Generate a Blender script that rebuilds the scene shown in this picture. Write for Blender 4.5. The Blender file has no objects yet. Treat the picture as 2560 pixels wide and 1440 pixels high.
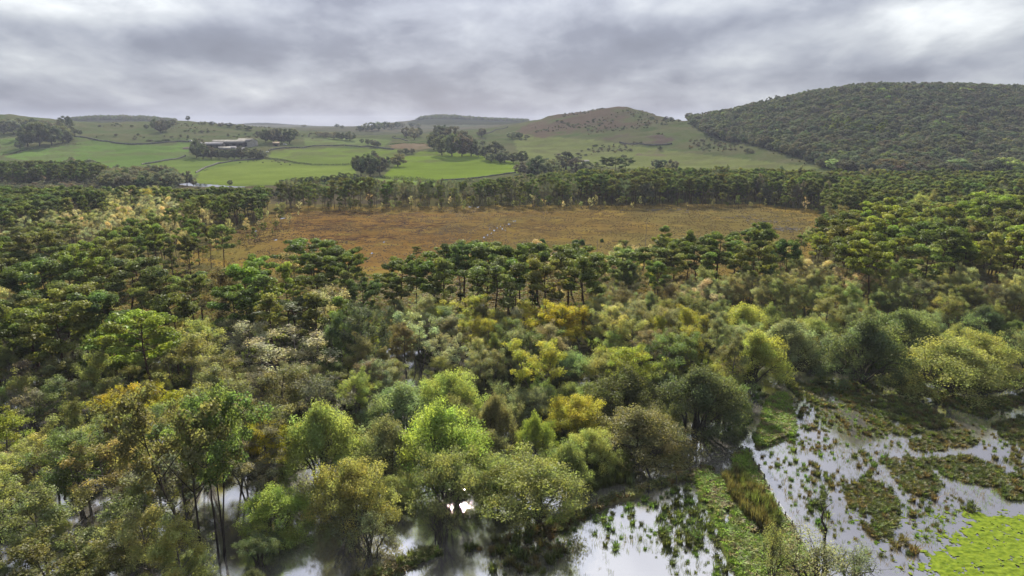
import bpy, math, random
import numpy as np
from math import radians, sin, cos, tan, atan, atan2, pi

random.seed(7)
RNG = np.random.default_rng(11)
scene = bpy.context.scene

# ------------------------------------------------------------------ camera
H = 50.0                      # drone height in metres
PITCH = radians(13.44)
F = 1707.0                    # focal length in photo pixels (2560 wide)
CP, SP = cos(PITCH), sin(PITCH)
cam_data = bpy.data.cameras.new("camera")
cam_data.sensor_width = 36.0
cam_data.lens = 36.0 * F / 2560.0
cam_data.clip_start = 1.0
cam_data.clip_end = 40000.0
cam = bpy.data.objects.new("camera", cam_data)
scene.collection.objects.link(cam)
cam.location = (0, 0, H)
cam.rotation_euler = (pi / 2 - PITCH, 0, 0)
scene.camera = cam

# ------------------------------------------------------------------ sky
SUN_EL, SUN_AZ = radians(30.1), radians(-5.2)
SUN_DIR = (sin(SUN_AZ) * cos(SUN_EL), cos(SUN_AZ) * cos(SUN_EL), sin(SUN_EL))
world = bpy.data.worlds.new("World")
scene.world = world
world.use_nodes = True


class NT:
    """Small wrapper that makes node graphs short to write."""
    def __init__(self, tree):
        self.t = tree
        self.t.nodes.clear()

    def n(self, kind, **kw):
        nd = self.t.nodes.new(kind)
        for k, v in kw.items():
            setattr(nd, k, v)
        return nd

    def link(self, a, b):
        self.t.links.new(a, b)

    def _in(self, sock, v):
        if hasattr(v, "is_output"):
            self.t.links.new(v, sock)
        else:
            sock.default_value = v

    def math(self, op, a, b=0.0, c=None, clamp=False):
        nd = self.n("ShaderNodeMath", operation=op, use_clamp=clamp)
        self._in(nd.inputs[0], a)
        self._in(nd.inputs[1], b)
        if c is not None:
            self._in(nd.inputs[2], c)
        return nd.outputs[0]

    def vmath(self, op, a, b=None, scale=None):
        nd = self.n("ShaderNodeVectorMath", operation=op)
        self._in(nd.inputs[0], a)
        if b is not None:
            self._in(nd.inputs[1], b)
        if scale is not None:
            self._in(nd.inputs["Scale"], scale)
        return nd.outputs["Value"] if op in ("DOT_PRODUCT", "LENGTH", "DISTANCE") else nd.outputs[0]

    def mix(self, fac, a, b, blend="MIX"):
        nd = self.n("ShaderNodeMix", data_type="RGBA", blend_type=blend)
        self._in(nd.inputs["Factor"], fac)
        self._in(nd.inputs[6], a)
        self._in(nd.inputs[7], b)
        return nd.outputs[2]

    def noise(self, vec, scale, detail=4.0, rough=0.5, dist=0.0, dim="3D"):
        nd = self.n("ShaderNodeTexNoise", noise_dimensions=dim)
        if vec is not None:
            self._in(nd.inputs["Vector"], vec)
        nd.inputs["Scale"].default_value = scale
        nd.inputs["Detail"].default_value = detail
        nd.inputs["Roughness"].default_value = rough
        nd.inputs["Distortion"].default_value = dist
        return nd.outputs["Fac"]

    def ramp(self, fac, stops):
        nd = self.n("ShaderNodeValToRGB")
        self._in(nd.inputs[0], fac)
        e = nd.color_ramp.elements
        while len(e) < len(stops):
            e.new(0.5)
        for i, (p, c) in enumerate(stops):
            e[i].position = p
            e[i].color = c if len(c) == 4 else (*c, 1)
        return nd.outputs[0]

    def maprange(self, v, a, b, c=0.0, d=1.0, smooth=True):
        nd = self.n("ShaderNodeMapRange", interpolation_type="SMOOTHSTEP" if smooth else "LINEAR")
        self._in(nd.inputs[0], v)
        nd.inputs[1].default_value, nd.inputs[2].default_value = a, b
        nd.inputs[3].default_value, nd.inputs[4].default_value = c, d
        return nd.outputs[0]

    def xyz(self, v):
        nd = self.n("ShaderNodeSeparateXYZ")
        self._in(nd.inputs[0], v)
        return nd.outputs

    def comb(self, x, y, z):
        nd = self.n("ShaderNodeCombineXYZ")
        for i, q in enumerate((x, y, z)):
            self._in(nd.inputs[i], q)
        return nd.outputs[0]


SKY_STRENGTH = 0.1
W = NT(world.node_tree)
wout = W.n("ShaderNodeOutputWorld")
bg = W.n("ShaderNodeBackground")
bg.inputs[1].default_value = SKY_STRENGTH
sky = W.n("ShaderNodeTexSky", sky_type="NISHITA")
sky.sun_disc = False
sky.sun_elevation = SUN_EL
sky.sun_rotation = SUN_AZ
tc = W.n("ShaderNodeTexCoord")
d = W.vmath("NORMALIZE", tc.outputs["Generated"])
dx, dy, dz = W.xyz(d)
den = W.math("ADD", W.math("MAXIMUM", dz, 0.0), 0.30)
px = W.math("DIVIDE", dx, den)
py = W.math("DIVIDE", dy, den)
pv = W.comb(px, W.math("MULTIPLY", py, 0.8), 0.0)
n_big = W.noise(W.vmath("ADD", pv, (3.1, 1.7, 0.0)), 0.7, 2.0, 0.5, 0.3)
n_mid = W.noise(W.vmath("ADD", pv, (7.3, 2.2, 0.4)), 1.9, 7.0, 0.52, 0.25)
n_fine = W.noise(W.vmath("ADD", pv, (1.3, 5.2, 0.9)), 5.0, 5.0, 0.55, 0.2)


def sky_blob(u, v, su, sv):
    """a broad lighter or darker part of the cloud deck around one direction (azimuth, elevation)"""
    t = (v - 720) / F
    x, y, z = (u - 1280) / F, CP - SP * t, -SP - CP * t
    az, el = atan2(x, y), atan2(z, math.hypot(x, y))
    az_n = W.math("ARCTAN2", dx, dy)
    el_n = W.math("ARCSINE", dz)
    a = W.math("POWER", W.math("DIVIDE", W.math("SUBTRACT", az_n, az), su), 2.0)
    b = W.math("POWER", W.math("DIVIDE", W.math("SUBTRACT", el_n, el), sv), 2.0)
    return W.math("EXPONENT", W.math("MULTIPLY", W.math("ADD", a, b), -1.0))


lum = W.math("ADD", W.math("MULTIPLY", W.math("SUBTRACT", n_mid, 0.5), 1.22),
             W.math("MULTIPLY", W.math("SUBTRACT", n_big, 0.5), 0.75))
lum = W.math("ADD", lum, W.math("MULTIPLY", W.math("SUBTRACT", n_fine, 0.5), 0.58))
for (u, v, su, sv, k) in ((350, 5, 0.12, 0.028, 0.42), (130, 225, 0.22, 0.035, 0.16), (2350, 60, 0.14, 0.045, 0.31),
                          (1750, 10, 0.12, 0.03, 0.2), (900, 110, 0.22, 0.04, -0.16), (1650, 75, 0.13, 0.03, -0.16), (150, 90, 0.2, 0.02, -0.12),
                          (1000, 290, 0.5, 0.022, -0.22), (2300, 190, 0.3, 0.02, -0.14)):
    lum = W.math("ADD", lum, W.math("MULTIPLY", sky_blob(u, v, su, sv), k))
# overcast deck: brighter overhead than at the horizon, brighter still where the sun stands behind it
over = W.math("ADD", 1.0, W.math("MULTIPLY", W.math("MAXIMUM", dz, 0.0), 1.9))
sd = W.math("MAXIMUM", W.vmath("DOT_PRODUCT", d, SUN_DIR), 0.0)
glow = W.math("ADD", W.math("MULTIPLY", W.math("POWER", sd, 10.0), 0.9), W.math("MULTIPLY", W.math("POWER", sd, 120.0), 1.2))
deck = W.ramp(W.math("ADD", lum, 0.5, clamp=True), [(0.0, (0.0354, 0.0387, 0.0522)), (0.36, (0.0607, 0.0662, 0.0841)), (0.56, (0.0969, 0.1041, 0.1219)),
                                                     (0.76, (0.1449, 0.1531, 0.1648)), (1.0, (0.2402, 0.2494, 0.2523))])
deck = W.vmath("SCALE", deck, scale=W.math("ADD", over, glow))
deck = W.vmath("SCALE", deck, scale=1.0 / SKY_STRENGTH)
W.link(W.mix(0.985, sky.outputs[0], deck), bg.inputs[0])
W.link(bg.outputs[0], wout.inputs[0])

# ------------------------------------------------------------------ sun
sun_l = bpy.data.lights.new("sun", "SUN")
sun_l.energy = 5.0
sun_l.angle = radians(0.6)
sun_l.color = (1.0, 0.93, 0.80)
sun = bpy.data.objects.new("sun", sun_l)
scene.collection.objects.link(sun)
from mathutils import Vector
sun.rotation_euler = Vector(SUN_DIR).to_track_quat("Z", "Y").to_euler()
sun.location = (0, 0, 300)

scene.view_settings.view_transform = "Standard"
scene.view_settings.look = "None"
scene.view_settings.exposure = 1.70
scene.view_settings.gamma = 1.0
scene.view_settings.use_curve_mapping = False
scene.cycles.max_bounces = 6
scene.cycles.diffuse_bounces = 3
scene.cycles.glossy_bounces = 2
scene.cycles.transmission_bounces = 3
scene.cycles.volume_bounces = 0
scene.cycles.sample_clamp_indirect = 6.0
scene.cycles.caustics_reflective = False
scene.cycles.caustics_refractive = False
scene.cycles.use_denoising = True

COL = scene.collection


# ------------------------------------------------------------------ projection helpers
def ray(u, v):
    t = (v - 720.0) / F
    return (u - 1280.0) / F, CP - SP * t, -SP - CP * t


def proj(X, Y, Z):
    X, Y, Zr = np.asarray(X, float), np.asarray(Y, float), np.asarray(Z, float) - H
    dep = Y * CP - Zr * SP
    dep = np.where(dep < 1.0, 1.0, dep)
    return 1280 + F * X / dep, 720 - F * (Y * SP + Zr * CP) / dep


def at_height(u, v, z=0.0):
    x, y, zz = ray(u, v)
    s = (z - H) / zz
    return x * s, y * s


def inside(poly, u, v):
    u, v = np.asarray(u, float), np.asarray(v, float)
    r = np.zeros(u.shape, bool)
    n = len(poly)
    for i in range(n):
        x0, y0 = poly[i]
        x1, y1 = poly[(i + 1) % n]
        if y0 == y1:
            continue
        c = ((y0 > v) != (y1 > v)) & (u < (x1 - x0) * (v - y0) / (y1 - y0) + x0)
        r ^= c
    return r


def _hash(ix, iy, seed):
    h = (ix.astype(np.int64) * 374761393 + iy.astype(np.int64) * 668265263 + seed * 1274126177) & 0x7FFFFFFF
    h = ((h ^ (h >> 13)) * 1274126177) & 0x7FFFFFFF
    h = h ^ (h >> 16)
    return (h & 0xFFFF) / 65535.0


def vnoise(x, y, seed=0):
    ix, iy = np.floor(x), np.floor(y)
    fx, fy = x - ix, y - iy
    fx, fy = fx * fx * (3 - 2 * fx), fy * fy * (3 - 2 * fy)
    a, b = _hash(ix, iy, seed), _hash(ix + 1, iy, seed)
    c, e = _hash(ix, iy + 1, seed), _hash(ix + 1, iy + 1, seed)
    return (a * (1 - fx) + b * fx) * (1 - fy) + (c * (1 - fx) + e * fx) * fy


def fbm(x, y, scale, octs=4, seed=0, gain=0.5):
    x, y = np.asarray(x, float) / scale, np.asarray(y, float) / scale
    s, a, t = 0, 1.0, 0
    for k in range(octs):
        s = s + a * vnoise(x + 17.3 * k, y - 9.1 * k, seed + k)
        t += a
        a *= gain
        x, y = x * 2.03, y * 2.03
    return s / t


# ------------------------------------------------------------------ mesh helpers
def mesh_from(name, verts, faces_quads=None, faces_tris=None, mats=(), face_mat=None, smooth=None):
    me = bpy.data.meshes.new(name)
    verts = np.asarray(verts, np.float32).reshape(-1, 3)
    q = np.zeros((0, 4), np.int32) if faces_quads is None else np.asarray(faces_quads, np.int32).reshape(-1, 4)
    t = np.zeros((0, 3), np.int32) if faces_tris is None else np.asarray(faces_tris, np.int32).reshape(-1, 3)
    me.vertices.add(len(verts))
    me.vertices.foreach_set("co", verts.ravel())
    nl = q.size + t.size
    me.loops.add(nl)
    me.loops.foreach_set("vertex_index", np.concatenate([q.ravel(), t.ravel()]))
    me.polygons.add(len(q) + len(t))
    starts = np.concatenate([np.arange(len(q)) * 4, q.size + np.arange(len(t)) * 3]).astype(np.int32)
    me.polygons.foreach_set("loop_start", starts)
    if face_mat is not None:
        me.polygons.foreach_set("material_index", np.asarray(face_mat, np.int32))
    if smooth is not None:
        me.polygons.foreach_set("use_smooth", np.full(len(q) + len(t), bool(smooth)) if np.isscalar(smooth) or isinstance(smooth, bool) else smooth)
    me.update(calc_edges=True)
    for m in mats:
        me.materials.append(m)
    return me


def fattr(me, name, data, domain="FACE", kind="FLOAT"):
    a = me.attributes.new(name, kind, domain)
    key = {"FLOAT": "value", "INT": "value", "FLOAT_VECTOR": "vector", "FLOAT_COLOR": "color"}[kind]
    a.data.foreach_set(key, np.asarray(data, np.float32 if kind != "INT" else np.int32).ravel())


def link(name, me, parent=None):
    o = bpy.data.objects.new(name, me)
    COL.objects.link(o)
    if parent is not None:
        o.parent = parent
    return o


def structure(name, me):
    o = link(name, me)
    o["kind"] = "structure"
    return o


def tag(o, label, cat, group=None):
    o["label"] = label
    o["category"] = cat
    if group:
        o["group"] = group
    return o


class Geo:
    """collects tubes and boxes into one mesh"""
    def __init__(self):
        self.v, self.q, self.n = [], [], 0

    def add(self, v, q):
        self.v.append(np.asarray(v, float).reshape(-1, 3))
        self.q.append(np.asarray(q, int).reshape(-1, 4) + self.n)
        self.n += len(self.v[-1])

    def tube(self, path, radii, sides=5):
        path = np.asarray(path, float)
        k = len(path)
        t = np.gradient(path, axis=0)
        t /= np.linalg.norm(t, axis=1, keepdims=True) + 1e-9
        ref = np.array([1.0, 0.13, 0.0]) if abs(t[0][2]) > 0.8 else np.array([0.0, 0.07, 1.0])
        a = np.cross(t, ref)
        a /= np.linalg.norm(a, axis=1, keepdims=True) + 1e-9
        b = np.cross(t, a)
        ang = np.arange(sides) * 2 * pi / sides
        r = np.asarray(radii, float).reshape(-1, 1, 1)
        ring = path[:, None, :] + r * (np.cos(ang)[None, :, None] * a[:, None, :] + np.sin(ang)[None, :, None] * b[:, None, :])
        i, j = np.meshgrid(np.arange(k - 1), np.arange(sides), indexing="ij")
        j2 = (j + 1) % sides
        q = np.stack([i * sides + j, i * sides + j2, (i + 1) * sides + j2, (i + 1) * sides + j], -1)
        self.add(ring.reshape(-1, 3), q.reshape(-1, 4))

    def box(self, c, s, rz=0.0):
        x, y, z = np.asarray(s) / 2
        v = np.array([[-x, -y, -z], [x, -y, -z], [x, y, -z], [-x, y, -z], [-x, -y, z], [x, -y, z], [x, y, z], [-x, y, z]])
        cr, sr = cos(rz), sin(rz)
        v = np.stack([v[:, 0] * cr - v[:, 1] * sr, v[:, 0] * sr + v[:, 1] * cr, v[:, 2]], 1) + np.asarray(c)
        self.add(v, [[0, 3, 2, 1], [4, 5, 6, 7], [0, 1, 5, 4], [1, 2, 6, 5], [2, 3, 7, 6], [3, 0, 4, 7]])

    def build(self, name, mats=(), smooth=False):
        return mesh_from(name, np.concatenate(self.v), np.concatenate(self.q), mats=mats, smooth=smooth)


# ------------------------------------------------------------------ materials
def material(name):
    m = bpy.data.materials.new(name)
    m.use_nodes = True
    return m, NT(m.node_tree)


def make_foliage(name, trans=0.42, gloss=0.035, rough=0.45, spread=0.55):
    m, T = material(name)
    out = T.n("ShaderNodeOutputMaterial")
    tint = T.n("ShaderNodeAttribute", attribute_type="INSTANCER", attribute_name="tint").outputs["Color"]
    var = T.n("ShaderNodeAttribute", attribute_type="GEOMETRY", attribute_name="var").outputs["Fac"]
    yel = T.n("ShaderNodeAttribute", attribute_type="GEOMETRY", attribute_name="yel").outputs["Fac"]
    col = T.vmath("SCALE", tint, scale=T.math("ADD", 1.0 - spread, T.math("MULTIPLY", var, 2 * spread)))
    warm = T.vmath("MULTIPLY", col, (1.09, 1.03, 0.88))
    cool = T.vmath("MULTIPLY", col, (0.82, 1.0, 1.05))
    col = T.mix(yel, cool, warm)
    dif = T.n("ShaderNodeBsdfDiffuse")
    T.link(T.vmath("SCALE", col, scale=1.45), dif.inputs[0])
    tr = T.n("ShaderNodeBsdfTranslucent")
    T.link(T.vmath("MULTIPLY", col, (2.0, 2.1, 1.35)), tr.inputs[0])
    mx = T.n("ShaderNodeMixShader")
    mx.inputs[0].default_value = trans
    T.link(dif.outputs[0], mx.inputs[1])
    T.link(tr.outputs[0], mx.inputs[2])
    gl = T.n("ShaderNodeBsdfGlossy")
    gl.inputs["Roughness"].default_value = rough
    gl.inputs["Color"].default_value = (0.9, 0.92, 0.95, 1)
    m2 = T.n("ShaderNodeMixShader")
    m2.inputs[0].default_value = gloss
    T.link(mx.outputs[0], m2.inputs[1])
    T.link(gl.outputs[0], m2.inputs[2])
    T.link(m2.outputs[0], out.inputs[0])
    return m


def make_plain(name, col, col2=None, scale=3.0, rough=0.85, bump=0.0, stretch=(1, 1, 1)):
    m, T = material(name)
    out = T.n("ShaderNodeOutputMaterial")
    b = T.n("ShaderNodeBsdfPrincipled")
    b.inputs["Roughness"].default_value = rough
    b.inputs["Specular IOR Level"].default_value = 0.5 if rough < 0.55 else 0.0
    geo = T.n("ShaderNodeTexCoord").outputs["Object"]
    n = T.noise(T.vmath("MULTIPLY", geo, stretch), scale, 5.0, 0.6)
    c2 = col2 if col2 else tuple(c * 0.55 for c in col)
    T.link(T.mix(T.maprange(n, 0.35, 0.65), (*col, 1), (*c2, 1)), b.inputs["Base Color"])
    if bump:
        bp = T.n("ShaderNodeBump")
        bp.inputs["Strength"].default_value = bump
        bp.inputs["Distance"].default_value = 0.05
        T.link(n, bp.inputs["Height"])
        T.link(bp.outputs[0], b.inputs["Normal"])
    T.link(b.outputs[0], out.inputs[0])
    return m


M_LEAF = make_foliage("leaves", 0.45, 0.010, 0.5, 0.42)
M_LEAF_FAR = make_foliage("far_leaves", 0.38, 0.01, 0.5, 0.34)
M_NEEDLE = make_foliage("needles", 0.34, 0.012, 0.5, 0.6)
M_GRASS = make_foliage("blades", 0.40, 0.015, 0.5, 0.5)
M_BARK_PINE = make_plain("pine_bark", (0.10, 0.062, 0.042), (0.05, 0.038, 0.03), 6.0, 0.9, 0.3, (1, 1, 0.25))
M_BARK_BIRCH = make_plain("birch_bark", (0.17, 0.155, 0.135), (0.07, 0.06, 0.05), 5.0, 0.8, 0.2, (1, 1, 0.4))
M_BARK_DARK = make_plain("wet_bark", (0.062, 0.052, 0.042), (0.03, 0.026, 0.022), 5.0, 0.85, 0.3, (1, 1, 0.3))
M_BARK_WILLOW = make_plain("willow_bark", (0.10, 0.092, 0.062), (0.05, 0.045, 0.035), 5.0, 0.85, 0.3, (1, 1, 0.3))
M_POST = make_plain("weathered_wood", (0.10, 0.085, 0.07), (0.045, 0.04, 0.035), 9.0, 0.9, 0.3, (1, 1, 0.2))
M_WIRE = make_plain("fence_wire", (0.2, 0.2, 0.2), None, 3.0, 0.5)
M_STONE = make_plain("field_stone", (0.135, 0.13, 0.12), (0.07, 0.075, 0.06), 0.7, 0.95, 0.5)
M_ROOF = make_plain("sheet_roof", (0.15, 0.147, 0.142), (0.11, 0.107, 0.102), 0.25, 0.6, 0, (1, 0.15, 1))
M_ROOF_DARK = make_plain("slate_roof", (0.13, 0.13, 0.14), (0.09, 0.09, 0.1), 0.4, 0.7)
M_WALL_DARK = make_plain("barn_boards", (0.085, 0.08, 0.08), (0.055, 0.052, 0.05), 0.8, 0.9)
M_WALL_PALE = make_plain("block_wall", (0.34, 0.33, 0.31), (0.27, 0.26, 0.24), 0.5, 0.9)
M_TAN = make_plain("sandstone", (0.20, 0.165, 0.125), (0.16, 0.13, 0.10), 0.5, 0.9)
M_OPENING = make_plain("dark_opening", (0.018, 0.018, 0.02), None, 1.0, 0.8)
M_WHITE = make_plain("white_paint", (0.6, 0.6, 0.59), (0.5, 0.5, 0.49), 2.0, 0.6)
M_GLASS = make_plain("window_glass", (0.03, 0.035, 0.04), None, 1.0, 0.1)
M_TYRE = make_plain("tyre_rubber", (0.02, 0.02, 0.02), None, 5.0, 0.8)
M_COW = make_plain("dark_hide", (0.022, 0.018, 0.016), (0.05, 0.035, 0.025), 0.8, 0.8)
M_DEADWOOD = make_plain("grey_dead_wood", (0.24, 0.22, 0.20), (0.13, 0.12, 0.11), 2.0, 0.9, 0.2)


# ground material : albedo comes from the land cover painted per vertex, broken up by fine relief
def make_ground():
    m, T = material("land_cover")
    out = T.n("ShaderNodeOutputMaterial")
    b = T.n("ShaderNodeBsdfDiffuse")
    b.inputs["Roughness"].default_value = 0.6
    col = T.n("ShaderNodeAttribute", attribute_name="cover").outputs["Color"]
    heath = T.n("ShaderNodeAttribute", attribute_name="heath").outputs["Fac"]
    pos = T.n("ShaderNodeNewGeometry").outputs["Position"]
    n1 = T.noise(pos, 0.9, 5.0, 0.65)
    n2 = T.noise(pos, 0.16, 5.0, 0.6)
    n3 = T.noise(T.vmath("MULTIPLY", pos, (0.55, 1.0, 1.0)), 0.42, 6.0, 0.7, 0.6)
    n4 = T.noise(pos, 0.045, 4.0, 0.55, 0.5)
    k = T.math("ADD", 0.62, T.math("ADD", T.math("MULTIPLY", n1, 0.42), T.math("MULTIPLY", n2, 0.34)))
    c = T.vmath("SCALE", col, scale=k)
    # heather: dark maroon clumps among rusty grass
    patch = T.math("MULTIPLY", T.maprange(n3, 0.42, 0.56), T.maprange(n4, 0.36, 0.56, 0.1, 1.0))
    hc = T.mix(patch, c, (0.042, 0.022, 0.018, 1))
    hc = T.mix(T.math("MULTIPLY", T.maprange(n1, 0.55, 0.75), 0.35), hc, (0.19, 0.125, 0.03, 1))
    c = T.mix(T.math("MULTIPLY", heath, 0.95), c, hc)
    T.link(c, b.inputs["Color"])
    bp = T.n("ShaderNodeBump")
    bp.inputs["Strength"].default_value = 0.9
    bp.inputs["Distance"].default_value = 0.5
    T.link(T.math("ADD", n1, T.math("MULTIPLY", n3, 0.8)), bp.inputs["Height"])
    T.link(bp.outputs[0], b.inputs["Normal"])
    T.link(b.outputs[0], out.inputs[0])
    return m


M_GROUND = make_ground()


def make_water():
    m, T = material("flood_water")
    out = T.n("ShaderNodeOutputMaterial")
    pos = T.n("ShaderNodeNewGeometry").outputs["Position"]
    dif = T.n("ShaderNodeBsdfDiffuse")
    dif.inputs[0].default_value = (0.105, 0.098, 0.092, 1)
    gl = T.n("ShaderNodeBsdfGlossy")
    gl.inputs["Color"].default_value = (0.97, 0.95, 0.96, 1)
    gl.inputs["Roughness"].default_value = 0.018
    bp = T.n("ShaderNodeBump")
    bp.inputs["Strength"].default_value = 0.07
    bp.inputs["Distance"].default_value = 0.05
    calm = T.maprange(T.noise(pos, 0.05, 3.0), 0.42, 0.6)
    rip = T.math("MULTIPLY", T.noise(T.vmath("MULTIPLY", pos, (1.0, 1.8, 1.0)), 4.5, 3.0, 0.6), T.math("ADD", 0.35, calm))
    T.link(rip, bp.inputs["Height"])
    T.link(bp.outputs[0], gl.inputs["Normal"])
    fr = T.n("ShaderNodeFresnel")
    fr.inputs[0].default_value = 1.33
    T.link(bp.outputs[0], fr.inputs["Normal"])
    mx = T.n("ShaderNodeMixShader")
    T.link(T.math("ADD", 0.52, T.math("MULTIPLY", fr.outputs[0], 0.9), clamp=True), mx.inputs[0])
    T.link(dif.outputs[0], mx.inputs[1])
    T.link(gl.outputs[0], mx.inputs[2])
    T.link(mx.outputs[0], out.inputs[0])
    return m


M_WATER = make_water()

# ------------------------------------------------------------------ terrain
Y_ROWS = np.concatenate([np.arange(46, 66, 1.0), np.arange(66, 150, 0.5), np.geomspace(150, 480, 130)[:-0 or None], np.geomspace(484, 7200, 300)])
Y_ROWS = np.unique(Y_ROWS)
A_COLS = np.linspace(-1.02, 1.02, 660)
HI = [(7200, 318)]
TABLE = {
    -500: [(700, 432), (900, 395), (1100, 345), (1300, 305), (1500, 285), (1800, 300), (2500, 300), (4500, 312)],
    0: [(660, 442), (800, 410), (900, 390), (1000, 368), (1100, 345), (1200, 325), (1320, 300), (1420, 280), (1600, 296), (2500, 308), (4500, 314)],
    120: [(680, 440), (800, 412), (900, 390), (1000, 368), (1100, 345), (1250, 318), (1420, 297), (1600, 306), (2300, 304), (4500, 314)],
    250: [(700, 436), (800, 415), (900, 392), (1000, 370), (1100, 346), (1300, 318), (1420, 307), (1600, 316), (2300, 298), (2800, 308), (4500, 314)],
    400: [(700, 436), (800, 415), (900, 395), (1000, 374), (1100, 350), (1300, 320), (1440, 305), (1600, 314), (2300, 301), (2800, 312), (4500, 314)],
    480: [(580, 461), (700, 438), (800, 416), (900, 398), (1000, 378), (1100, 355), (1300, 322), (1450, 302), (1600, 312), (2400, 312), (4500, 314)],
    560: [(590, 459), (700, 438), (800, 416), (900, 399), (1000, 378), (1100, 355), (1300, 328), (1450, 311), (1600, 318), (3000, 318), (4200, 314)],
    650: [(600, 456), (700, 438), (800, 416), (900, 400), (1000, 376), (1100, 354), (1250, 336), (1450, 321), (1800, 324), (3000, 320), (4200, 304), (5000, 312)],
    760: [(620, 452), (800, 416), (900, 397), (1000, 378), (1100, 360), (1300, 340), (1600, 326), (2200, 321), (4200, 315)],
    900: [(640, 447), (800, 418), (900, 398), (1000, 380), (1150, 360), (1400, 340), (1700, 326), (2200, 318), (3000, 318), (4200, 318)],
    1000: [(640, 447), (800, 417), (900, 396), (1000, 378), (1150, 358), (1400, 338), (1800, 326), (2200, 321), (2900, 304), (4000, 314)],
    1100: [(650, 445), (800, 417), (900, 396), (1000, 376), (1150, 356), (1400, 336), (1800, 325), (2200, 318), (2900, 291), (4000, 314)],
    1200: [(650, 443), (800, 415), (900, 398), (1000, 380), (1150, 358), (1300, 340), (1500, 323), (1800, 322), (2200, 316), (2900, 300), (4000, 314)],
    1300: [(660, 440), (800, 415), (900, 398), (1000, 380), (1150, 356), (1300, 334), (1450, 314), (1550, 303), (1750, 312), (2900, 303), (4000, 314)],
    1400: [(670, 437), (800, 414), (900, 395), (1000, 376), (1100, 352), (1250, 322), (1380, 297), (1480, 284), (1700, 312), (2900, 314)],
    1470: [(675, 436), (800, 413), (900, 394), (1000, 373), (1100, 348), (1220, 318), (1330, 290), (1420, 275), (1600, 305), (2900, 316)],
    1535: [(680, 435), (800, 412), (900, 392), (1000, 370), (1100, 344), (1200, 316), (1300, 286), (1380, 263), (1520, 290), (1800, 318)],
    1590: [(680, 434), (800, 411), (900, 388), (1000, 364), (1100, 338), (1200, 310), (1290, 284), (1360, 267), (1500, 292), (1800, 318)],
    1650: [(680, 434), (800, 410), (900, 385), (1000, 358), (1100, 332), (1200, 308), (1300, 294), (1450, 306), (1800, 318)],
    1740: [(680, 433), (800, 408), (900, 380), (1000, 352), (1100, 326), (1180, 307), (1300, 312), (1800, 318)],
    1850: [(660, 434), (750, 412), (850, 384), (950, 354), (1050, 318), (1150, 288), (1210, 279), (1400, 290), (2000, 312)],
    2000: [(640, 437), (700, 418), (800, 376), (900, 336), (1000, 296), (1100, 258), (1160, 245), (1350, 258), (2000, 300)],
    2150: [(620, 445), (700, 408), (800, 358), (900, 310), (1000, 264), (1100, 230), (1180, 223), (1400, 238), (2000, 290)],
    2350: [(600, 450), (700, 408), (800, 356), (900, 308), (1000, 264), (1100, 232), (1180, 225), (1400, 240), (2000, 290)],
    2560: [(580, 456), (680, 416), (800, 358), (900, 312), (1000, 270), (1100, 236), (1180, 228), (1400, 245), (2000, 290)],
    3050: [(580, 456), (680, 420), (800, 368), (900, 330), (1000, 290), (1100, 262), (1250, 250), (1500, 270), (2200, 300)],
}
FLAT = 0.35
cols_a, prof = [], []
for u in sorted(TABLE):
    pts = TABLE[u] + HI
    ys, zs = [0.0, pts[0][0] - 110.0], [FLAT, FLAT]
    for (yy, vv) in pts:
        x, y, z = ray(u, vv)
        ys.append(yy)
        zs.append(max(FLAT, H + z * yy / y))
    cols_a.append((u - 1280.0) / F / 1.03)
    prof.append(np.interp(Y_ROWS, ys, zs))
prof = np.array(prof)                               # columns x rows
ZG = np.empty((len(Y_ROWS), len(A_COLS)))
for r in range(len(Y_ROWS)):
    ZG[r] = np.interp(A_COLS, cols_a, prof[:, r])


def blur(a, n, axis):
    for _ in range(n):
        p = np.concatenate([np.take(a, [0], axis), a, np.take(a, [-1], axis)], axis)
        L = a.shape[axis]
        a = (np.take(p, range(0, L), axis) + 2 * np.take(p, range(1, L + 1), axis) + np.take(p, range(2, L + 2), axis)) / 4
    return a


ZG = blur(blur(ZG, 6, 0), 60, 1)
AG, YG = np.meshgrid(A_COLS, Y_ROWS)
XG = AG * YG
hill_w = np.clip((ZG - 1.5) / 14.0, 0, 1)
ZG = ZG + hill_w * ((fbm(XG, YG, 150, 4, 3) - 0.5) * 9.0 + (fbm(XG, YG, 42, 4, 8, 0.55) - 0.5) * 6.5 + (0.5 - np.abs(fbm(XG, YG, 30, 3, 9) - 0.5) * 2) * 2.0)
UG, VG = proj(XG, YG, ZG)
# jittered pixel coordinates give natural, ragged borders to the land cover
ju = (fbm(XG, YG, 6, 3, 21) - 0.5)
jv = (fbm(XG, YG, 6, 3, 22) - 0.5)

# --- wet foreground: water shows wherever the ground dips under z = 0
near = YG < 470
U0, V0 = proj(XG, YG, np.zeros_like(XG))
px_per_m = F / np.maximum(YG, 40)
UJ, VJ = U0 + ju * 2.2 * px_per_m, V0 + jv * 1.0 * px_per_m

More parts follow.
